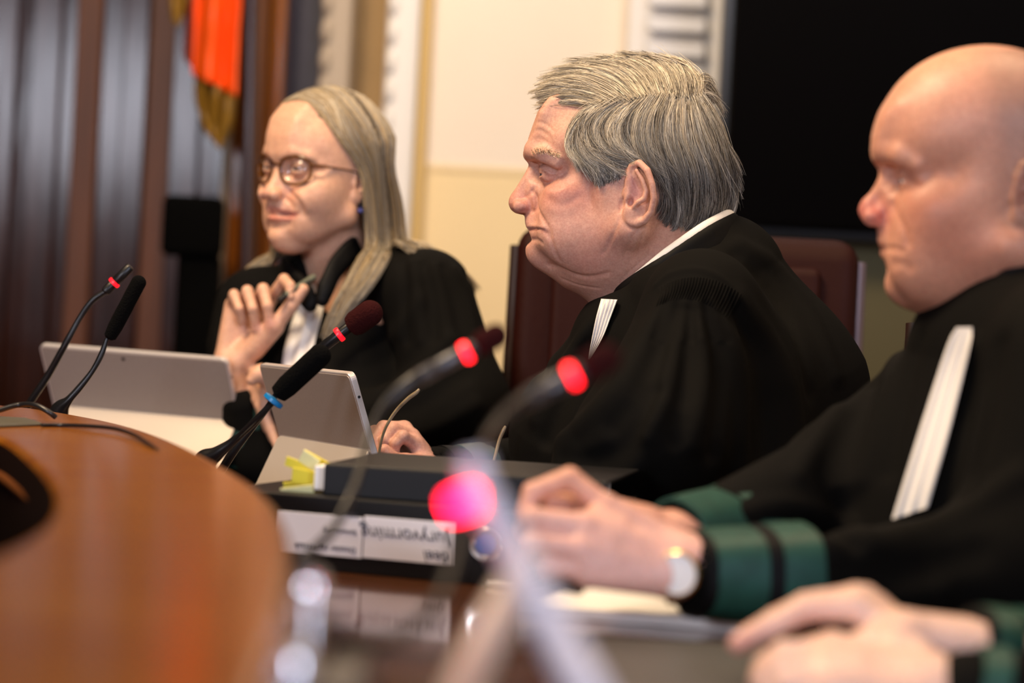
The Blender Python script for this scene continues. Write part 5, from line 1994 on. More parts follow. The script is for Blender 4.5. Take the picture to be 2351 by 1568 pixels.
def build_woman():
    root = empty('person', W(800, 1500, 3.5))
    tag(root, 'long-haired woman with tortoiseshell glasses in a black robe, raising a pen', 'person')
    N, T, SN, M, C = [np.array(EW[k], float) for k in 'NTSMC']
    L = dict(N=N, T=T, S=SN, M=M, C=C, E=(74.5, 31, 0), ear=(-4, 69, -14), earscale=.98, eartilt=10, earflare=16,
             cran=((-4, 0, 32), (96, 74, 82)), fat=.90, cheek=.86, wmid=19, brow=4.5, nose=(5, 7, 10, 12.5), tip=9, mouth=31, mcorner=(-21, 5),
             lips=(3.6, 4.6), lipout=(-2.6, -3.0), eye=(8.5, 11.5, 2.1), open=2.4,
             prof=generic_profile(N, T, SN, M, C), noseprof=[(N[0] - 1, N[1] + 6), (N[0], N[1]), (T[0] - 12, T[1] + 22), (T[0] - 1, T[1] + 3),
                                                            (T[0], T[1]), (T[0] - 4, T[1] - 6), (SN[0], SN[1]), (SN[0] - 20, SN[1] + 2), (N[0] - 16, N[1])],
             dents=[([(90, 18, -42), (84, 28, -50), (76, 37, -58), (72, 39, -68)], 2.4, 3.2),
                    ([(84, 25, -50), (74, 40, -44)], -1.5, 7.0),
                    ([(86, 0, -80), (83, 14, -79)], 1.6, 4.0)],
             extra=[((68, 40, -38), (18, 16, 15), 12), ((84, 0, -96), (13, 15, 11), 8), ((60, 0, -108), (26, 22, 14), 14)])
    S = Sculpt()
    S.frame(HOW, HRW)
    build_head(S, L)
    S.cap((-12, 0, -50), (-34, 0, -150), 50, 52, k=18)
    S.frame(np.zeros(3), np.eye(3))
    Q = LW.Q
    S.ell(Q(790, 1010, -40), (120, 170, 110), k=40)
    S.cap(Q(890, 700, 30), Q(660, 710, -80), 36, 36, k=24)
    S.cap(Q(775, 640, -40), Q(790, 800, -50), 42, 46, k=16)
    # right arm: elbow on the table, hand raised with the palm to the camera
    wrist = Q(533, 838, 70)
    build_hand(S, wrist, Q(580, 1060, 20),
               [[Q(618, 690, 48), Q(652, 642, 82), Q(666, 656, 100), Q(667, 680, 104)],
                [Q(590, 692, 50), Q(604, 664, 92), Q(614, 702, 104), Q(620, 742, 98)],
                [Q(560, 694, 54), Q(568, 668, 92), Q(580, 708, 104), Q(587, 752, 94)],
                [Q(532, 700, 60), Q(537, 676, 88), Q(549, 708, 100), Q(556, 738, 92)]],
               [Q(585, 800, 78), Q(630, 750, 90), Q(668, 702, 96), Q(696, 664, 98)],
               wr=(25, 19), fr=(8.6, 7.9, 7.2, 6.4), palmr=12)
    S.cap(Q(575, 1050, 20), Q(590, 740, -60), 34, 44, k=20)
    # left arm folded towards the table
    S.cap(Q(970, 740, 60), Q(1030, 950, 110), 40, 36, k=16)
    build_hand(S, Q(655, 890, 118), Q(1000, 1000, 130),
               [[Q(612, 900, 116), Q(606, 945, 112), Q(622, 985, 116), Q(636, 1022, 122)],
                [Q(604, 880, 104), Q(598, 930, 100), Q(612, 970, 104), Q(628, 1008, 110)],
                [Q(596, 866, 92), Q(590, 915, 88), Q(602, 950, 92), Q(614, 985, 98)],
                [Q(590, 856, 80), Q(584, 895, 76), Q(592, 925, 80), Q(602, 955, 84)]],
               [Q(618, 862, 128), Q(600, 858, 138), Q(588, 862, 142), Q(578, 872, 144)],
               wr=(22, 17), fr=(8.4, 7.7, 7.0, 6.2), fore=(20, 26))
    gw = lambda pts, amp, sig, n=4: groove(S, LW, pts, amp, sig, n, w0=150.0, w1=-20.0)
    S.frame(HOW, HRW)
    S.ell((46, 52, -40), (26, 16, 26), k=18)
    S.frame(np.zeros(3), np.eye(3))
    gw([(668, 442), (682, 456), (692, 474), (697, 496)], 2.6, 3.4)
    gw([(676, 440), (694, 458), (706, 480)], -2.0, 6.0)
    gw([(616, 482), (632, 486), (650, 491), (668, 494), (684, 492)], 5.0, 2.6)
    gw([(620, 500), (640, 503), (660, 502), (674, 498)], -1.2, 2.8)
    gw([(612, 520), (640, 522), (665, 516)], 1.6, 4.0)
    lipU, _ = snap(S, LW, [(615, 476), (635, 479), (655, 485), (680, 491)], w0=150., w1=-20.)
    lipL, _ = snap(S, LW, [(619, 498), (640, 503), (660, 502), (678, 496)], w0=150., w1=-20.)
    lipM, _ = snap(S, LW, [(622, 486), (645, 491), (664, 495), (680, 494)], w0=150., w1=-20.)
    eyeL, _ = snap(S, LW, [(664, 384), (676, 380), (690, 382), (703, 390)], w0=150., w1=-20.)
    browL, _ = snap(S, LW, [(655, 366), (675, 358), (700, 362), (720, 372)], w0=150., w1=-20.)
    hw = lambda p: HOW + HRW @ np.array(p, float)

    def colf(V):
        base = (0.70, 0.42, 0.28)
        sp = []
        for s in (-1, 1):
            sp += [([hw((84, 26 * s, -36))], 15, (0.66, 0.27, 0.18), .5),
                   ([hw((98, 0, -61.5)), hw((93, s * 12, -60.5)), hw((80, s * 28, -59))], 3.4, (0.58, 0.2, 0.15), .5),
                   ([hw((97, 0, -70)), hw((92, s * 12, -69.5)), hw((81, s * 27, -63))], 4.0, (0.62, 0.21, 0.15), .5),
                   ([hw((90, 16 * s, 14)), hw((86, 34 * s, 18)), hw((74, 48 * s, 12))], 3.2, (0.28, 0.17, 0.10), .7),
                   ([hw((84, 24 * s, 4)), hw((86, 31 * s, 6)), hw((80, 42 * s, 2))], 2.2, (0.15, 0.08, 0.06), .7),
                   ([hw((82, 31 * s, -10))], 7, (0.55, 0.27, 0.18), .4)]
        sp += [(lipU, 3.4, (0.55, 0.19, 0.15), .7), (lipL, 4.0, (0.62, 0.20, 0.15), .75), (lipM, 2.4, (0.16, 0.04, 0.04), .95),
               (eyeL, 2.2, (0.10, 0.05, 0.04), .85), (browL, 3.5, (0.25, 0.15, 0.09), .6)]
        sp += [([hw((111, 0, -36))], 12, (0.70, 0.34, 0.26), .5),
               ([Q(620, 742, 104)], 10, (0.64, 0.30, 0.24), .6), ([Q(587, 752, 100)], 9, (0.62, 0.28, 0.22), .5),
               ([Q(560, 760, 80)], 18, (0.66, 0.34, 0.26), .3)]
        return paint(V, base, sp)
    finish(S, 'body', LW, skin_mat('skin fair', 0.42), root, 2.2, colf)
    eyeballs(L, HOW, HRW, LW, root, look=(1, .35, .04), r=11.6)
    # teeth behind the parted lips
    t = Sculpt(); t.frame(HOW, HRW)
    t.chain([(80, -17, -64), (87, -9, -64), (89, 0, -64), (87, 9, -64), (80, 17, -64)], [2.8] * 5, k=3)
    finish(t, 'teeth', LW, mat('teeth', (.75, .70, .6), rough=.25), root, 1.2)
    return root, S


def build_glasses(root_label, loc, HO, HR, N, eye, zc=-3, x0=None):
    r = empty('glasses', loc.world((HO + HR @ np.array([92.0, 0, 0]))[None])[0])
    tag(r, root_label, 'glasses')
    TORT = mat('tortoiseshell', (0.035, 0.010, 0.004), rough=0.15, spec=0.6, color2=(0.16, 0.06, 0.012), nscale=90)
    LENS = bpy.data.materials.new('lens glass'); LENS.use_nodes = True
    nt = LENS.node_tree; b = nt.nodes['Principled BSDF']
    b.inputs['Base Color'].default_value = (1, 1, 1, 1); b.inputs['Roughness'].default_value = 0.0
    b.inputs['Transmission Weight'].default_value = 1.0; b.inputs['IOR'].default_value = 1.15
    tr = nt.nodes.new('ShaderNodeBsdfTransparent'); mx = nt.nodes.new('ShaderNodeMixShader'); gl = nt.nodes.new('ShaderNodeBsdfGlossy')
    gl.inputs['Roughness'].default_value = 0.02
    mx.inputs[0].default_value = .035
    nt.links.new(tr.outputs[0], mx.inputs[1]); nt.links.new(gl.outputs[0], mx.inputs[2])
    nt.links.new(mx.outputs[0], nt.nodes['Material Output'].inputs['Surface'])
    fx = x0 if x0 else N[0] + 7
    h = lambda p: loc.world((HO + HR @ np.array(p, float))[None])[0]
    for s in (-1, 1):
        ring = []
        for k in range(40):
            a = 2 * math.pi * k / 40
            ca, sa = math.cos(a), math.sin(a)
            n = 2.6
            rx = 23.5 * (abs(ca) ** (2 / n)) * (1 if ca > 0 else -1)
            rz = 19.5 * (abs(sa) ** (2 / n)) * (1 if sa > 0 else -1)
            if sa < 0:
                rx *= 0.90 + 0.10 * (1 + sa)
            y = s * (33 + rx * 1.0)
            ring.append((fx - 0.0035 * y * y * 1.6, y, zc + rz))
        pts = [h(p) for p in ring]
        pts.append(pts[0])
        me = tube_mesh(pts, [0.0021] * 41, sides=8, smooth_n=1)
        link('rim', me, TORT, r)
        c = h((fx - 0.0035 * 33 * 33 * 1.6, s * 33, zc))
        me = mesh_py('lens', [c] + [c + (p - c) * .97 for p in pts[:40]], [(0, i + 1, (i + 1) % 40 + 1) for i in range(40)])
        ln = link('lens', me, LENS, r)
        sol = ln.modifiers.new('thick', 'SOLIDIFY'); sol.thickness = 0.0012
        me = tube_mesh([h((fx - 16, s * 56, zc + 9)), h((fx - 22, s * 63, zc + 8.5)), h((fx - 40, s * 67, zc + 7)), h((10, s * 72, zc + 1)), h((-10, s * 73, zc - 10))],
                       [0.0032, 0.0032, 0.0026, 0.0022, 0.002], sides=8, squash=(1, .6))
        link('temple', me, TORT, r)
    me = tube_mesh([h((fx - 1, -9.5, zc + 6)), h((fx + 1, 0, zc + 9)), h((fx - 1, 9.5, zc + 6))], [0.0017] * 3, sides=8)
    link('bridge', me, TORT, r)
    return r


def shellW(p):
    """hair shell of the woman's head, in head coordinates -> outward push"""
    return p


def woman_hair(root):
    """strands authored in head space for the scalp, then falling in image space"""
    K = 22
    hw = lambda p: HOW + HRW @ np.array(p, float)
    part_y = 6.0                       # parting near the middle of the head

    def scalp(x, y, z, off=5.0):
        c = np.array([-4, 0, 32.0]); r = np.array([96, 74, 82.0]) + off
        d = np.array([x, y, z]) - c
        t = np.sqrt(((d / r) ** 2).sum())
        return c + d / t
    guides = {}
    for side in (1, -1):
        gs = []
        # root positions along the parting from forehead to crown
        for i, xr in enumerate(np.linspace(74, -74, 12)):
            f = i / 11.0
            # azimuth of falling: front strands pass the temple then behind/over the ear
            pts = [scalp(xr, part_y, 110)]
            OFF = 5 + 9 * f
            if side == 1:
                fx = 8 - 74 * f                # x at ear height
                pts += [scalp(xr * .96 + 1, 26, 104), scalp(xr * .86 - 2, 48, 82 - 6 * (1 - f)), scalp(xr * .45 + fx * .5, 66, 48, OFF), scalp(fx * .9 - 2, 74, 8, OFF + 3)]
                if f < .35:
                    pts[2] = scalp(xr * .80, 42, 88); pts[3] = scalp(36 - 34 * f, 62, 44, 6); pts[4] = scalp(4 - 46 * f, 74, 4, 9)
                pts += [np.array([fx * 1.15 - 16, 80 - 14 * f, -50]), np.array([fx * 1.2 - 20, 84 - 14 * f, -110])]
            else:
                fx = 20 - 84 * f
                pts += [scalp(xr + 3, -24, 104), scalp(xr * .9 + 6, -48, 84), scalp(xr * .62 + fx * .4 + 4, -67, 46), scalp(fx, -76, 4, 8)]
                pts += [np.array([fx * .8 - 2, -84, -50]), np.array([fx * .7 + 4, -90, -110])]
            P = [hw(p) for p in pts]
            gs.append((P, f))
        guides[side] = gs
    Q = LW.Q
    out = []
    for side, gs in guides.items():
        G = []
        for P, f in gs:
            P = list(P)
            if side == 1:
                # fall over the near shoulder and down the front of the robe
                if f < .55:
                    k_ = f / .55
                    P += [Q(828 + 66 * k_, 590 - 6 * k_, 74 - 4 * k_), Q(795 + 66 * k_, 655 - 14 * k_, 102), Q(762 + 46 * k_, 718 - 14 * k_, 114), Q(740 + 18 * k_, 778 + 4 * k_, 114)]
                else:
                    g = (f - .55) / .45
                    P += [Q(905 + 60 * g, 556, 70 - 60 * g), Q(935 + 80 * g, 582 + 6 * g, 104 - 80 * g), Q(985 + 80 * g, 606 + 20 * g, 96 - 110 * g), Q(1040 + 60 * g, 650 + 20 * g, 60 - 120 * g)]
            else:
                P += [Q(628 - 30 * f, 600, -70), Q(585 - 20 * f, 628, -60), Q(560 - 10 * f, 660, -50), Q(545, 720, -60)]
            C = catmull(P, 5)
            t = np.concatenate([[0], np.cumsum(np.linalg.norm(np.diff(C, axis=0), axis=1))]); t /= t[-1]
            tt = np.linspace(0, 1, K)
            G.append(np.stack([np.interp(tt, t, C[:, i]) for i in range(3)], 1))
        out.append(np.array(G))
    P, C = [], []
    for G, n in zip(out, (3600, 2000)):
        g = len(G)
        ncl = 150
        cl = np.sort(rng.uniform(0, g - 1.001, ncl))
        tone = rng.uniform(.62, 1.2, ncl)
        for i in range(n):
            c = rng.integers(ncl)
            u = np.clip(cl[c] + rng.normal() * .08, 0, g - 1.001)
            a = int(u); f = u - a
            if a == 6:
                f = 0.0 if f < .5 else 1.0
            p = G[a] * (1 - f) + G[a + 1] * f
            s = np.linspace(0, 1, K)[:, None]
            p = p + rng.normal(size=3) * 1.6 * (.3 + s) + np.array([math.sin(c), math.cos(c * 2.1), 0]) * 3.5 * s * np.sin(s * 5 + c)
            e = rng.uniform(.82, 1.0)
            tt = np.linspace(0, e, K) * (K - 1)
            b = np.clip(tt.astype(int), 0, K - 2); fb = (tt - b)[:, None]
            p = p[b] * (1 - fb) + p[b + 1] * fb
            P.append(p)
            gold = np.array((.50, .36, .18)); grey = np.array((.42, .36, .27)); dk = np.array((.09, .065, .042))
            base = grey if rng.random() < .62 else (gold if rng.random() < .6 else dk)
            C.append(base * tone[c] * rng.uniform(.8, 1.15))
    P = np.array(P)
    wp = (LW.O + (P.reshape(-1, 3) @ LW.B.T) * .001).reshape(P.shape)
    link('hair', strands_mesh('hair', wp, np.full(len(P), .00062), np.array(C), taper=.5), HAIR, root)
    # hair mass beneath the strands
    S = Sculpt(); S.frame(HOW, HRW)
    S.ell((-6, 0, 34), (95.5, 75, 83), k=0)
    S.frame(np.zeros(3), np.eye(3))
    for G in out:
        for gi in range(2, len(G)):
            ps = [G[gi][j] for j in range(5, K - 8, 3)]
            ctr = HOW + HRW @ np.array([-14, 0, 0.0])
            for a, b in zip(ps[:-1], ps[1:]):
                ax = np.array([ctr[0], a[1], ctr[2]]); bx = np.array([ctr[0], b[1], ctr[2]])
                S.cap(a + (ax - a) * .2, b + (bx - b) * .2, 5, 5, k=6)
    S.frame(HOW, HRW)
    S.ell((60, 0, -20), (48, 58, 92), k=5, mode='sub')
    S.ell((84, 0, 40), (40, 62, 46), k=5, mode='sub')
    S.frame(np.zeros(3), np.eye(3))
    finish(S, 'hair_mass', LW, mat('hair base', (.13, .095, .055), rough=.6), root, 3.0)


def woman_robe(root):
    Q = LW.Q
    S = Sculpt()
    S.cap(Q(800, 700, -20), Q(800, 960, -40), 62, 150, k=40)
    S.cap(Q(800, 960, -40), Q(800, 1350, -60), 150, 170, k=40)
    S.cap(Q(972, 670, 60), Q(850, 650, -10), 56, 52, k=30)
    S.cap(Q(620, 700, -70), Q(760, 650, -30), 48, 50, k=30)
    S.cap(Q(985, 680, 70), Q(1050, 930, 120), 62, 70, k=25)
    S.cap(Q(1050, 930, 120), Q(860, 975, 138), 68, 46, k=25)
    S.cap(Q(860, 975, 138), Q(715, 915, 126), 46, 31, k=14)
    S.cap(Q(590, 710, -70), Q(545, 900, -30), 62, 58, k=22)
    S.cap(Q(545, 900, -30), Q(585, 1050, 30), 56, 50, k=22)
    S.cap(Q(585, 1060, 25), Q(555, 930, 60), 46, 30, k=14)
    S.cap(Q(760, 560, 0), Q(735, 690, 40), 44, 34, k=12, mode='sub')
    g = lambda pts, amp, sig, n=4: groove(S, LW, pts, amp, sig, n, w0=330.0, w1=-160.0)
    for i in range(7):
        x = 925 + i * 24
        g([(x, 600 + i * 4), (x + 6 + i * 4, 680), (x + 10 + i * 8, 780)], -4 if i % 2 else 4, 8)
    for pts, amp, sig in [([(870, 900), (950, 860), (1030, 780)], -7, 14), ([(850, 960), (960, 930), (1060, 860)], 7, 14),
                          ([(860, 1000), (980, 990), (1090, 930)], -7, 12), ([(830, 820), (900, 780), (960, 690)], -6, 13),
                          ([(480, 700), (470, 780), (480, 860)], 5, 10), ([(510, 680), (495, 760), (500, 830)], -5, 10)]:
        g(pts, amp, sig)
    finish(S, 'robe', LW, ROBE, root, 4.0)
    col = Sculpt()
    P = [Q(*r) for r in [(740, 655, 78), (752, 630, 74), (768, 596, 60), (800, 560, 30), (820, 545, -20), (790, 545, -70), (720, 560, -90), (668, 590, -60),
                         (655, 606, -10), (690, 640, 45), (712, 668, 72)]]
    P = catmull(np.array(P), 3)
    col.path(P, 6, k=0)
    col.path(P + np.array([0, -9, 1]), 7, k=6)
    col.path(P + np.array([0, -20, 2]), 10, k=8)
    finish(col, 'collar', LW, ROBE_TRIM, root, 2.6)
    V, F = patch(S, LW, [(698, 655), (676, 720), (655, 790), (645, 850)], [(752, 650), (740, 720), (722, 790), (712, 850)], 40, 24,
                 lambda u, v: 9 + 2.2 * np.sin(u * 2 * np.pi * 2.5), thick=2.0, w0=200., w1=-90.)
    link('jabot', mesh_np('jabot', V, F), LINEN, root)
    cuff_ring(LW, Q(566, 905, 50), Q(582, 1045, 25), 37, 54, mat('deep green satin', (0.006, 0.04, 0.03), rough=.45), root, 'cuff_stripe')


def earring(loc, p):
    r = empty('earring', loc.world(np.asarray(p)[None])[0])
    tag(r, 'small dark dangling earring with a blue glint under the woman\'s ear', 'earring')
    M1 = mat('earring metal', (.03, .03, .05), rough=.2, metal=.8)
    M2 = mat('blue stone', (.05, .06, .25), rough=.08)
    w = lambda q: loc.world((np.asarray(p) + np.array(q, float))[None])[0]
    bm = bmesh.new(); bmesh.ops.create_uvsphere(bm, u_segments=16, v_segments=12, radius=.0042, matrix=Matrix.Translation(Vector(w((0, -9, 0)))))
    me = bpy.data.meshes.new('drop'); bm.to_mesh(me); bm.free()
    link('stone', me, M2, r)
    link('hook', tube_mesh([w((0, 3, 0)), w((2, 0, 1)), w((1, -5, 0))], [.0008] * 3, sides=8), M1, r)
    link('setting', lathe_mesh([(.001, 0), (.005, .001), (.005, .003), (.001, .004)], 16, (w((0, -5.5, 0)), LW.B @ np.array([0, 1.0, 0]))), M1, r)


woman, SKW = build_woman()
woman_hair(woman)
woman_robe(woman)
build_glasses('tortoiseshell rimmed glasses worn by the long-haired woman', LW, HOW, HRW, EW['N'], None, zc=-2)
earring(LW, HOW + HRW @ np.array([2, 79, -46.0]))
# the pen in her raised hand
_pr = empty('pen', LW.world(LW.Q(680, 660, 100)[None])[0])
tag(_pr, 'grey-green pen with a dark tip held by the long-haired woman', 'pen')
_a, _b = LW.world(LW.Q(655, 679, 108)[None])[0], LW.world(LW.Q(723, 634, 84)[None])[0]
link('barrel', lathe_mesh([(.002, 0), (.0042, .001), (.0046, .004), (.0046, np.linalg.norm(_b - _a) - .003), (.0036, np.linalg.norm(_b - _a))], 20, (_a, _b - _a)),
     mat('pen body', (.11, .12, .085), rough=.35), _pr)
_d = (_b - _a) / np.linalg.norm(_b - _a)
link('tip', lathe_mesh([(.0015, -.014), (.004, -.012), (.0042, -.001), (.002, 0)], 20, (_a, _d)), mat('black plastic', (.01, .01, .011), rough=.35), _pr)
link('clip', tube_mesh([_a + _d * .01 + LW.B[:, 2] * .006, _a + _d * .045 + LW.B[:, 2] * .006], [.001, .001], sides=8), MATS['black plastic'], _pr)

# ------------------------------------------------------------------ bald man on the right and the hands of his neighbour
LR = Local(2235, 400, 2.31)
SRM = 2.31 / 5550 * 1000


def rpx(lst):
    return [((2235 - x) * SRM, (400 - y) * SRM) for x, y in lst]


def right_L():
    face = [(2110, 230), (2062, 240), (2034, 262), (2020, 290), (2011, 313), (2010, 333), (2017, 358), (2031, 384),
            (2034, 400), (2026, 440), (2024, 512), (2018, 533), (2017.5, 552), (2027, 569), (2031, 573), (2033, 588), (2042, 603), (2050, 611), (2046, 639),
            (2051, 660), (2066, 676), (2097, 686), (2130, 690), (2180, 680), (2190, 400), (2160, 200)]
    nose = [(2024, 376), (2030, 385), (2021, 407), (2003, 435), (1984, 459), (1976, 480), (1981, 498), (1996, 511), (2019, 518), (2060, 512), (2060, 400), (2045, 372)]
    one = lambda x, y: rpx([(x, y)])[0]
    return dict(N=one(2030, 384), T=one(1977, 478), S=one(2020, 516), M=one(2028, 571), C=one(2047, 645),
                E=(one(2092, 410)[0], 31, one(2092, 412)[1]), ear=(-44, 78, -18), earscale=1.02, eartilt=10, earflare=18,
                cran=((-10, 0, 40), (100, 78, 82.5)), fat=1.06, wmid=25, brow=7.5, nose=(7, 10, 13, 15.5), tip=11, mouth=25, mcorner=(-17, -1),
                lips=(3.6, 4.0), lipout=(-3.2, -3.4), eye=(8, 12, 3.0), prof=rpx(face), noseprof=rpx(nose))


def robed_trunk_body(S, Q):
    pass


def right_hand(S, Q):
    build_hand(S, Q(1548, 1296, 300), Q(2080, 1330, 215),
               [[Q(1392, 1166, 300), Q(1308, 1098, 296), Q(1222, 1130, 300), Q(1206, 1178, 306)],
                [Q(1340, 1208, 326), Q(1222, 1190, 336), Q(1208, 1216, 306), Q(1262, 1226, 286)],
                [Q(1334, 1262, 336), Q(1226, 1244, 342), Q(1226, 1268, 308), Q(1290, 1270, 290)],
                [Q(1352, 1316, 334), Q(1258, 1296, 338), Q(1262, 1312, 306), Q(1320, 1312, 292)]],
               [Q(1470, 1225, 270), Q(1400, 1196, 258), Q(1330, 1160, 262), Q(1262, 1150, 280)],
               wr=(27, 21), fr=(9.8, 9.0, 8.4, 7.4), palmr=14.0, fore=(24, 30))


def build_right():
    root = empty('person', W(2200, 1560, 2.35))
    tag(root, 'bald man in a black robe with green cuffs, fists resting on papers', 'person')
    L = right_L()
    S = Sculpt()
    HO, HR = np.zeros(3), rot_frame(4.0)
    S.frame(HO, HR)
    build_head(S, L)
    q = lambda x, y, z: (rpx([(x, y)])[0][0], z, rpx([(x, y)])[0][1])
    for s in (-1, 1):
        S.ell(q(2130, 610, s * 36), (34, 26, 34), k=20)
        S.ell(q(2200, 620, s * 36), (40, 30, 34), k=22)
        S.ell(q(2078, 652, s * 8), (18, 17, 15), k=8)
        S.ell(q(2150, 505, s * 40), (34, 25, 36), k=22)
        S.ell(q(2215, 500, s * 46), (38, 25, 42), k=24)
        S.ell(q(2270, 560, s * 44), (34, 25, 34), k=24)
    S.ell(q(2160, 670, 0), (40, 36, 22), k=18)
    S.cap(q(2330, 480, 0), q(2400, 700, 0), 58, 62, k=24)
    S.cap(q(2240, 640, 0), q(2262, 760, 0), 46, 50, k=20)
    S.frame(np.zeros(3), np.eye(3))
    Q = LR.Q
    g = lambda pts, amp, sig, n=3: groove(S, LR, pts, amp, sig, n, w0=110.0, w1=-5.0)
    g([(2024, 570), (2038, 571), (2056, 572), (2072, 578)], 3.0, 2.2)
    g([(2048, 470), (2062, 500), (2078, 530), (2084, 560)], 2.0, 4.0)
    g([(2052, 402), (2070, 398), (2092, 400), (2118, 412)], -2.0, 4.0)
    g([(2062, 430), (2085, 438), (2110, 430)], .8, 4.0)
    g([(1990, 508), (2010, 512), (2026, 500), (2034, 482), (2028, 464)], 2.0, 3.0)
    g([(2050, 606), (2070, 606), (2086, 616)], 1.8, 4.0)
    g([(2010, 460), (2030, 448), (2052, 440)], 1.6, 5.0)
    S.ell(Q(2400, 1200, -20), (140, 210, 150), k=40)
    S.cap(Q(2380, 900, 100), Q(2360, 900, -120), 44, 44, k=24)
    S.cap(Q(2300, 730, 0), Q(2340, 900, 0), 56, 66, k=22)
    S.cap(Q(2430, 900, 150), Q(2360, 1300, 210), 48, 44, k=20)
    S.cap(Q(2360, 1300, 210), Q(2080, 1330, 215), 40, 25, k=12)
    S.cap(Q(2260, 900, -120), Q(1960, 1106, -45), 38, 30, k=10)
    right_hand(S, Q)
    # second fist folded behind the first
    build_hand(S, Q(1562, 1236, 212), Q(1960, 1106, -52),
               [[Q(1430, 1210, 210), Q(1350, 1190, 200), Q(1330, 1230, 215), Q(1380, 1250, 235)],
                [Q(1420, 1240, 225), Q(1340, 1235, 220), Q(1330, 1262, 235), Q(1380, 1280, 245)],
                [Q(1420, 1275, 235), Q(1350, 1275, 235), Q(1345, 1300, 245), Q(1390, 1305, 250)],
                [Q(1430, 1310, 240), Q(1370, 1310, 245), Q(1365, 1330, 250), Q(1400, 1330, 255)]],
               [Q(1480, 1200, 225), Q(1420, 1180, 232), Q(1370, 1170, 238), Q(1320, 1165, 244)],
               wr=(24, 18), fr=(9.2, 8.6, 8.0, 7.2), fore=(24, 30))
    hr = lambda x, y, z: HO + HR @ np.array(q(x, y, z))

    def colf(V):
        base = (0.66, 0.34, 0.23)
        C = paint(V, base, [
            ([hr(1980, 480, 0), hr(2015, 490, 14)], 15, (0.62, 0.16, 0.15), .75),
            ([hr(2120, 470, 64), hr(2220, 560, 64)], 30, (0.54, 0.19, 0.11), .55),
            ([hr(2150, 540, 60)], 22, (0.52, 0.18, 0.10), .4),
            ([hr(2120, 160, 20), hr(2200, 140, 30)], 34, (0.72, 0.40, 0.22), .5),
            ([hr(2026, 570, 0), hr(2068, 576, 26)], 5.0, (0.46, 0.16, 0.14), .6),
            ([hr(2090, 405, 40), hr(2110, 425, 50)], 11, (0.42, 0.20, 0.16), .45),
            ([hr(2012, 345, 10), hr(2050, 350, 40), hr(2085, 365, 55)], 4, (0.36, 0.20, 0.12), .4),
            ([hr(2345, 420, 84), hr(2345, 470, 84)], 14, (0.60, 0.20, 0.18), .4),
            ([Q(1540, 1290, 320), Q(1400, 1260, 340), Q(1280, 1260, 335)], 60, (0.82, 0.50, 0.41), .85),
            ([Q(1300, 1100, 300)], 26, (0.70, 0.34, 0.20), .5),
        ])
        # cropped hair around the back and sides of the head
        x = 2235 - (V[:, 0] * -1) / SRM; y = 400 - V[:, 1] / SRM
        m = 1 / (1 + np.exp(-(V[:, 0] / SRM - 62 - .25 * (y - 330) * (y < 330) + .1 * np.sin(y * .1)) / 14.0))
        m *= (y < 520) * (y > 120)
        m = (m * .5 * (np.abs(V[:, 2]) > 10))[:, None]
        return C * (1 - m) + np.array((.20, .13, .09)) * m
    finish(S, 'body', LR, skin_mat('skin ruddy', 0.45, bump=.00012), root, 2.4, colf)
    eyeballs(L, HO, HR, LR, root, look=(1, .1, -.35))
    return root


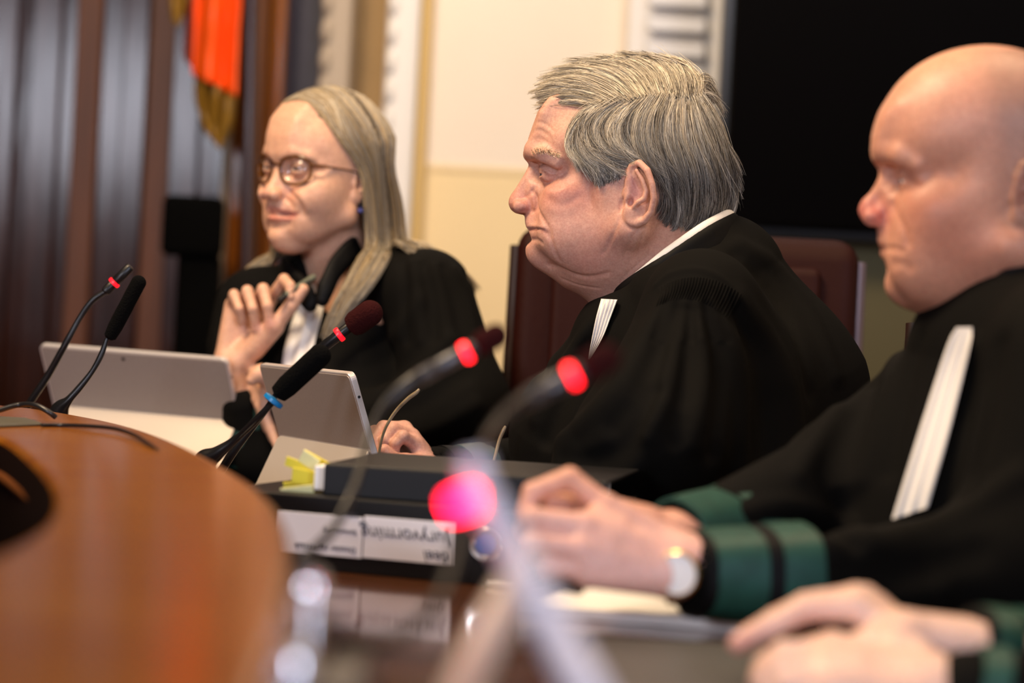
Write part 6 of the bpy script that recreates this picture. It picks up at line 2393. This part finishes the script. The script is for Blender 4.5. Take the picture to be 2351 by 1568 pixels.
def right_robe(root):
    Q = LR.Q
    S = Sculpt()
    S.cap(Q(2360, 850, 0), Q(2290, 1250, -10), 118, 168, k=40)
    S.cap(Q(2290, 1250, -10), Q(2290, 1700, -10), 168, 170, k=40)
    S.cap(Q(2240, 850, -120), Q(2440, 800, 120), 52, 66, k=40)
    S.cap(Q(2190, 900, -120), Q(1955, 1105, -30), 62, 62, k=28)
    S.cap(Q(1955, 1105, -30), Q(1650, 1216, 130), 60, 38, k=28)
    S.cap(Q(1650, 1218, 130), Q(1560, 1228, 200), 34, 27, k=10)
    S.cap(Q(2460, 880, 150), Q(2400, 1300, 200), 76, 84, k=28)
    S.cap(Q(2400, 1300, 200), Q(2080, 1325, 220), 80, 44, k=28)
    S.cap(Q(2080, 1325, 220), Q(1600, 1318, 288), 42, 33, k=20)
    S.cap(Q(1560, 1318, 292), Q(1640, 1318, 286), 27, 25, k=3, mode='sub')
    S.cap(Q(2300, 620, 0), Q(2262, 730, 0), 64, 50, k=14, mode='sub')
    g = lambda pts, amp, sig, n=4: groove(S, LR, pts, amp, sig, n, w0=400.0, w1=-200.0)
    for pts, amp, sig in [([(1950, 900), (1880, 1000), (1830, 1090)], -5, 10), ([(2000, 880), (1950, 980), (1900, 1100), (1930, 1160)], 7, 12),
                          ([(2060, 800), (2020, 950), (1980, 1100)], -6, 11), ([(2110, 780), (2080, 900), (2040, 1080)], 5, 10),
                          ([(1700, 1180), (1800, 1160), (1900, 1190), (1990, 1230)], -6, 10), ([(1760, 1220), (1860, 1215), (1960, 1250)], 6, 9),
                          ([(2240, 800), (2200, 950), (2140, 1150)], -7, 12), ([(2290, 800), (2270, 950), (2230, 1120)], 7, 14),
                          ([(1900, 1250), (2050, 1230), (2200, 1180), (2330, 1100)], -7, 13), ([(1900, 1390), (2020, 1390), (2160, 1370)], -5, 12),
                          ([(1950, 1320), (2080, 1310), (2240, 1270)], 6, 14)]:
        g(pts, amp, sig)
    finish(S, 'robe', LR, ROBE, root, 4.0)
    col = Sculpt()
    P = [Q(*r) for r in [(2215, 772, 8), (2228, 735, 36), (2262, 690, 58), (2310, 640, 68), (2365, 590, 60), (2420, 560, 30), (2430, 556, 0),
                         (2420, 560, -30), (2360, 600, -60), (2290, 660, -58), (2222, 740, -32), (2208, 775, -8)]]
    P = catmull(np.array(P), 3)
    col.path(P, 9, k=0)
    col.path(P + np.array([5, -15, 0]), 12, k=10)
    finish(col, 'collar', LR, ROBE_TRIM, root, 2.6)
    V, F = patch(S, LR, [(2196, 752), (2172, 800), (2110, 990), (2048, 1192)], [(2232, 752), (2226, 800), (2180, 990), (2130, 1165)], 40, 30,
                 lambda u, v: 10 + 2.0 * np.sin(u * 2 * np.pi * 2.5), thick=2.0, w0=260., w1=-90.)
    link('jabot', mesh_np('jabot', V, F), LINEN, root)
    kn = Sculpt()
    kn.ell(Q(2212, 762, 34), (10, 10, 9), k=2)
    kn.ell(Q(2196, 748, 26), (6, 7, 7), k=3)
    kn.ell(Q(2226, 752, 34), (6, 9, 7), k=3)
    finish(kn, 'jabot_knot', LR, LINEN, root, 2.0)
    ax = lambda t: Q(1580 + 260 * t, 1318 + 2 * t, 290 - 40 * t)
    for t0, t1, m, nm in ((.02, .10, ROBE_TRIM, 'cuff'), (.10, .53, GREEN, 'cuff_stripe'), (.53, .66, ROBE_TRIM, 'cuff'), (.66, 1.0, GREEN, 'cuff_stripe')):
        cuff_ring(LR, ax(t0), ax(t1), 36.5 + 9 * t0, 36.5 + 9 * t1, m, root, nm)
    cuff_ring(LR, Q(1545, 1228, 210), Q(1640, 1218, 140), 32, 38, GREEN, root, 'cuff_stripe')
    cuff_ring(LR, Q(1655, 1216, 130), Q(1720, 1200, 95), 39, 43, GREEN, root, 'cuff_stripe')


def wristwatch():
    c = LR.world(LR.Q(1556, 1318, 326)[None])[0]
    r = empty('wristwatch', c)
    tag(r, 'white wristwatch with a gold rim on the bald man\'s wrist beside the green cuff', 'wristwatch')
    n = LR.B @ np.array([-.25, .1, 1.0])
    gold = mat('gold', (.75, .50, .18), rough=.25, metal=1.0)
    link('case', lathe_mesh([(.012, -.004), (.0185, -.003), (.0190, .001), (.0172, .003), (.0165, .0015)], 40, (c, n)), gold, r)
    link('dial', lathe_mesh([(.0165, .0), (.0166, .0016), (.001, .0019)], 40, (c, n)), mat('watch dial', (.85, .83, .80), rough=.25), r)
    LRw = lambda q: LR.world(q[None])[0]
    P = []
    for k in range(25):
        a = 2 * math.pi * k / 24
        P.append(LRw(LR.Q(1552, 1302, 300) + np.array([1.5 * math.sin(a), 26 * math.sin(a) - 4, 21 * math.cos(a) - 3])))
    link('strap', tube_mesh(P, [.0062] * 25, sides=8, smooth_n=1, squash=(.28, 1)), mat('strap leather', (.25, .12, .05), rough=.5), r)


def build_fourth():
    LN = Local(1950, 1440, 1.76)
    root = empty('person', W(2900, 1560, 1.8))
    tag(root, 'person in a black robe with green cuffs at the right edge, only hands showing', 'person')
    Q = LN.Q
    S = Sculpt()
    build_hand(S, Q(2080, 1470, 0), Q(2500, 1560, -40),
               [[Q(1960, 1395, 10), Q(1845, 1400, 14), Q(1765, 1440, 16), Q(1695, 1478, 18)],
                [Q(1965, 1375, -12), Q(1850, 1390, -12), Q(1780, 1425, -10), Q(1715, 1462, -8)],
                [Q(1985, 1375, -32), Q(1880, 1382, -36), Q(1810, 1410, -36), Q(1750, 1440, -34)],
                [Q(2010, 1390, -50), Q(1920, 1392, -56), Q(1860, 1410, -58), Q(1810, 1430, -56)]],
               [Q(2060, 1470, 20), Q(2010, 1480, 34), Q(2060, 1480, 46), Q(2105, 1486, 52)],
               wr=(24, 19), fr=(9.6, 8.8, 8.4, 7.6), palmr=12)
    build_hand(S, Q(2130, 1580, 70), Q(2500, 1680, 60),
               [[Q(1900, 1500, 66), Q(1800, 1500, 72), Q(1758, 1530, 70), Q(1745, 1560, 66)],
                [Q(1895, 1530, 84), Q(1790, 1535, 90), Q(1752, 1562, 86), Q(1748, 1590, 80)],
                [Q(1900, 1560, 96), Q(1805, 1570, 100), Q(1770, 1595, 94), Q(1765, 1620, 88)],
                [Q(1915, 1590, 104), Q(1830, 1605, 106), Q(1800, 1625, 100), Q(1795, 1645, 92)]],
               [Q(2060, 1560, 40), Q(1980, 1500, 30), Q(1910, 1480, 30), Q(1850, 1490, 34)],
               wr=(26, 21), fr=(9.8, 9.2, 8.6, 7.8), palmr=15)
    sh = np.array([0, 0, 0])
    S.cap(Q(2480, 1560, -40), Q(3000, 900, -120), 36, 50, k=20)
    S.cap(Q(2480, 1680, 60), Q(3100, 950, 180), 36, 50, k=20)
    S.cap(Q(3000, 950, -130), Q(3100, 950, 180), 52, 52, k=30)
    S.cap(Q(3050, 1000, 20), Q(3080, 1900, 20), 110, 140, k=40)
    S.cap(Q(3050, 880, 20), Q(2960, 640, 20), 56, 52, k=25)
    HO = Q(2890, 420, 20)
    L = right_L()
    S.frame(HO, rot_frame(0.0))
    build_head(S, L)
    S.frame(np.zeros(3), np.eye(3))

    def colf(V):
        return paint(V, (0.84, 0.57, 0.43), [([Q(1700, 1478, 20)], 22, (.68, .30, .24), .7), ([Q(1860, 1440, 20)], 18, (.62, .27, .2), .5)])
    finish(S, 'body', LN, skin_mat('skin pale', .42, bump=.0001), root, 3.0, colf)
    eyeballs(L, HO, rot_frame(0.0), LN, root, look=(1, 0, -.1))
    R = Sculpt()
    R.cap(Q(2240, 1505, -25), Q(2500, 1555, -50), 34, 48, k=20)
    R.cap(Q(2230, 1610, 70), Q(2500, 1680, 60), 36, 50, k=20)
    R.cap(Q(2500, 1555, -50), Q(3020, 920, -130), 50, 72, k=30)
    R.cap(Q(2500, 1680, 60), Q(3110, 970, 190), 52, 76, k=30)
    R.cap(Q(3020, 920, -130), Q(3110, 940, 190), 62, 66, k=30)
    R.cap(Q(3060, 980, 20), Q(3100, 1950, 20), 130, 175, k=40)
    R.cap(Q(2990, 620, 20), Q(2990, 760, 20), 60, 54, k=10, mode='sub')
    finish(R, 'robe', LN, ROBE, root, 6.0)
    a = lambda t: Q(2215 + 150 * t, 1500 + 40 * t, -20 - 15 * t)
    cuff_ring(LN, a(0), a(.12), 36, 38, ROBE_TRIM, root)
    cuff_ring(LN, a(.12), a(.5), 38, 42, GREEN, root, 'cuff_stripe')
    cuff_ring(LN, a(.62), a(1.0), 43, 47, GREEN, root, 'cuff_stripe')
    b = lambda t: Q(2205 + 150 * t, 1602 + 40 * t, 70)
    cuff_ring(LN, b(.12), b(.5), 39, 44, GREEN, root, 'cuff_stripe')
    hr = Sculpt(); hr.frame(HO, rot_frame(0.0))
    hr.ell((-16, 0, 48), (100, 82, 82), k=0)
    hr.ell((70, 0, -10), (80, 90, 84), k=6, mode='sub')
    finish(hr, 'hair', LN, mat('hair base'), root, 4.0)
    return root


right = build_right()
right_robe(right)
wristwatch()
fourth = build_fourth()
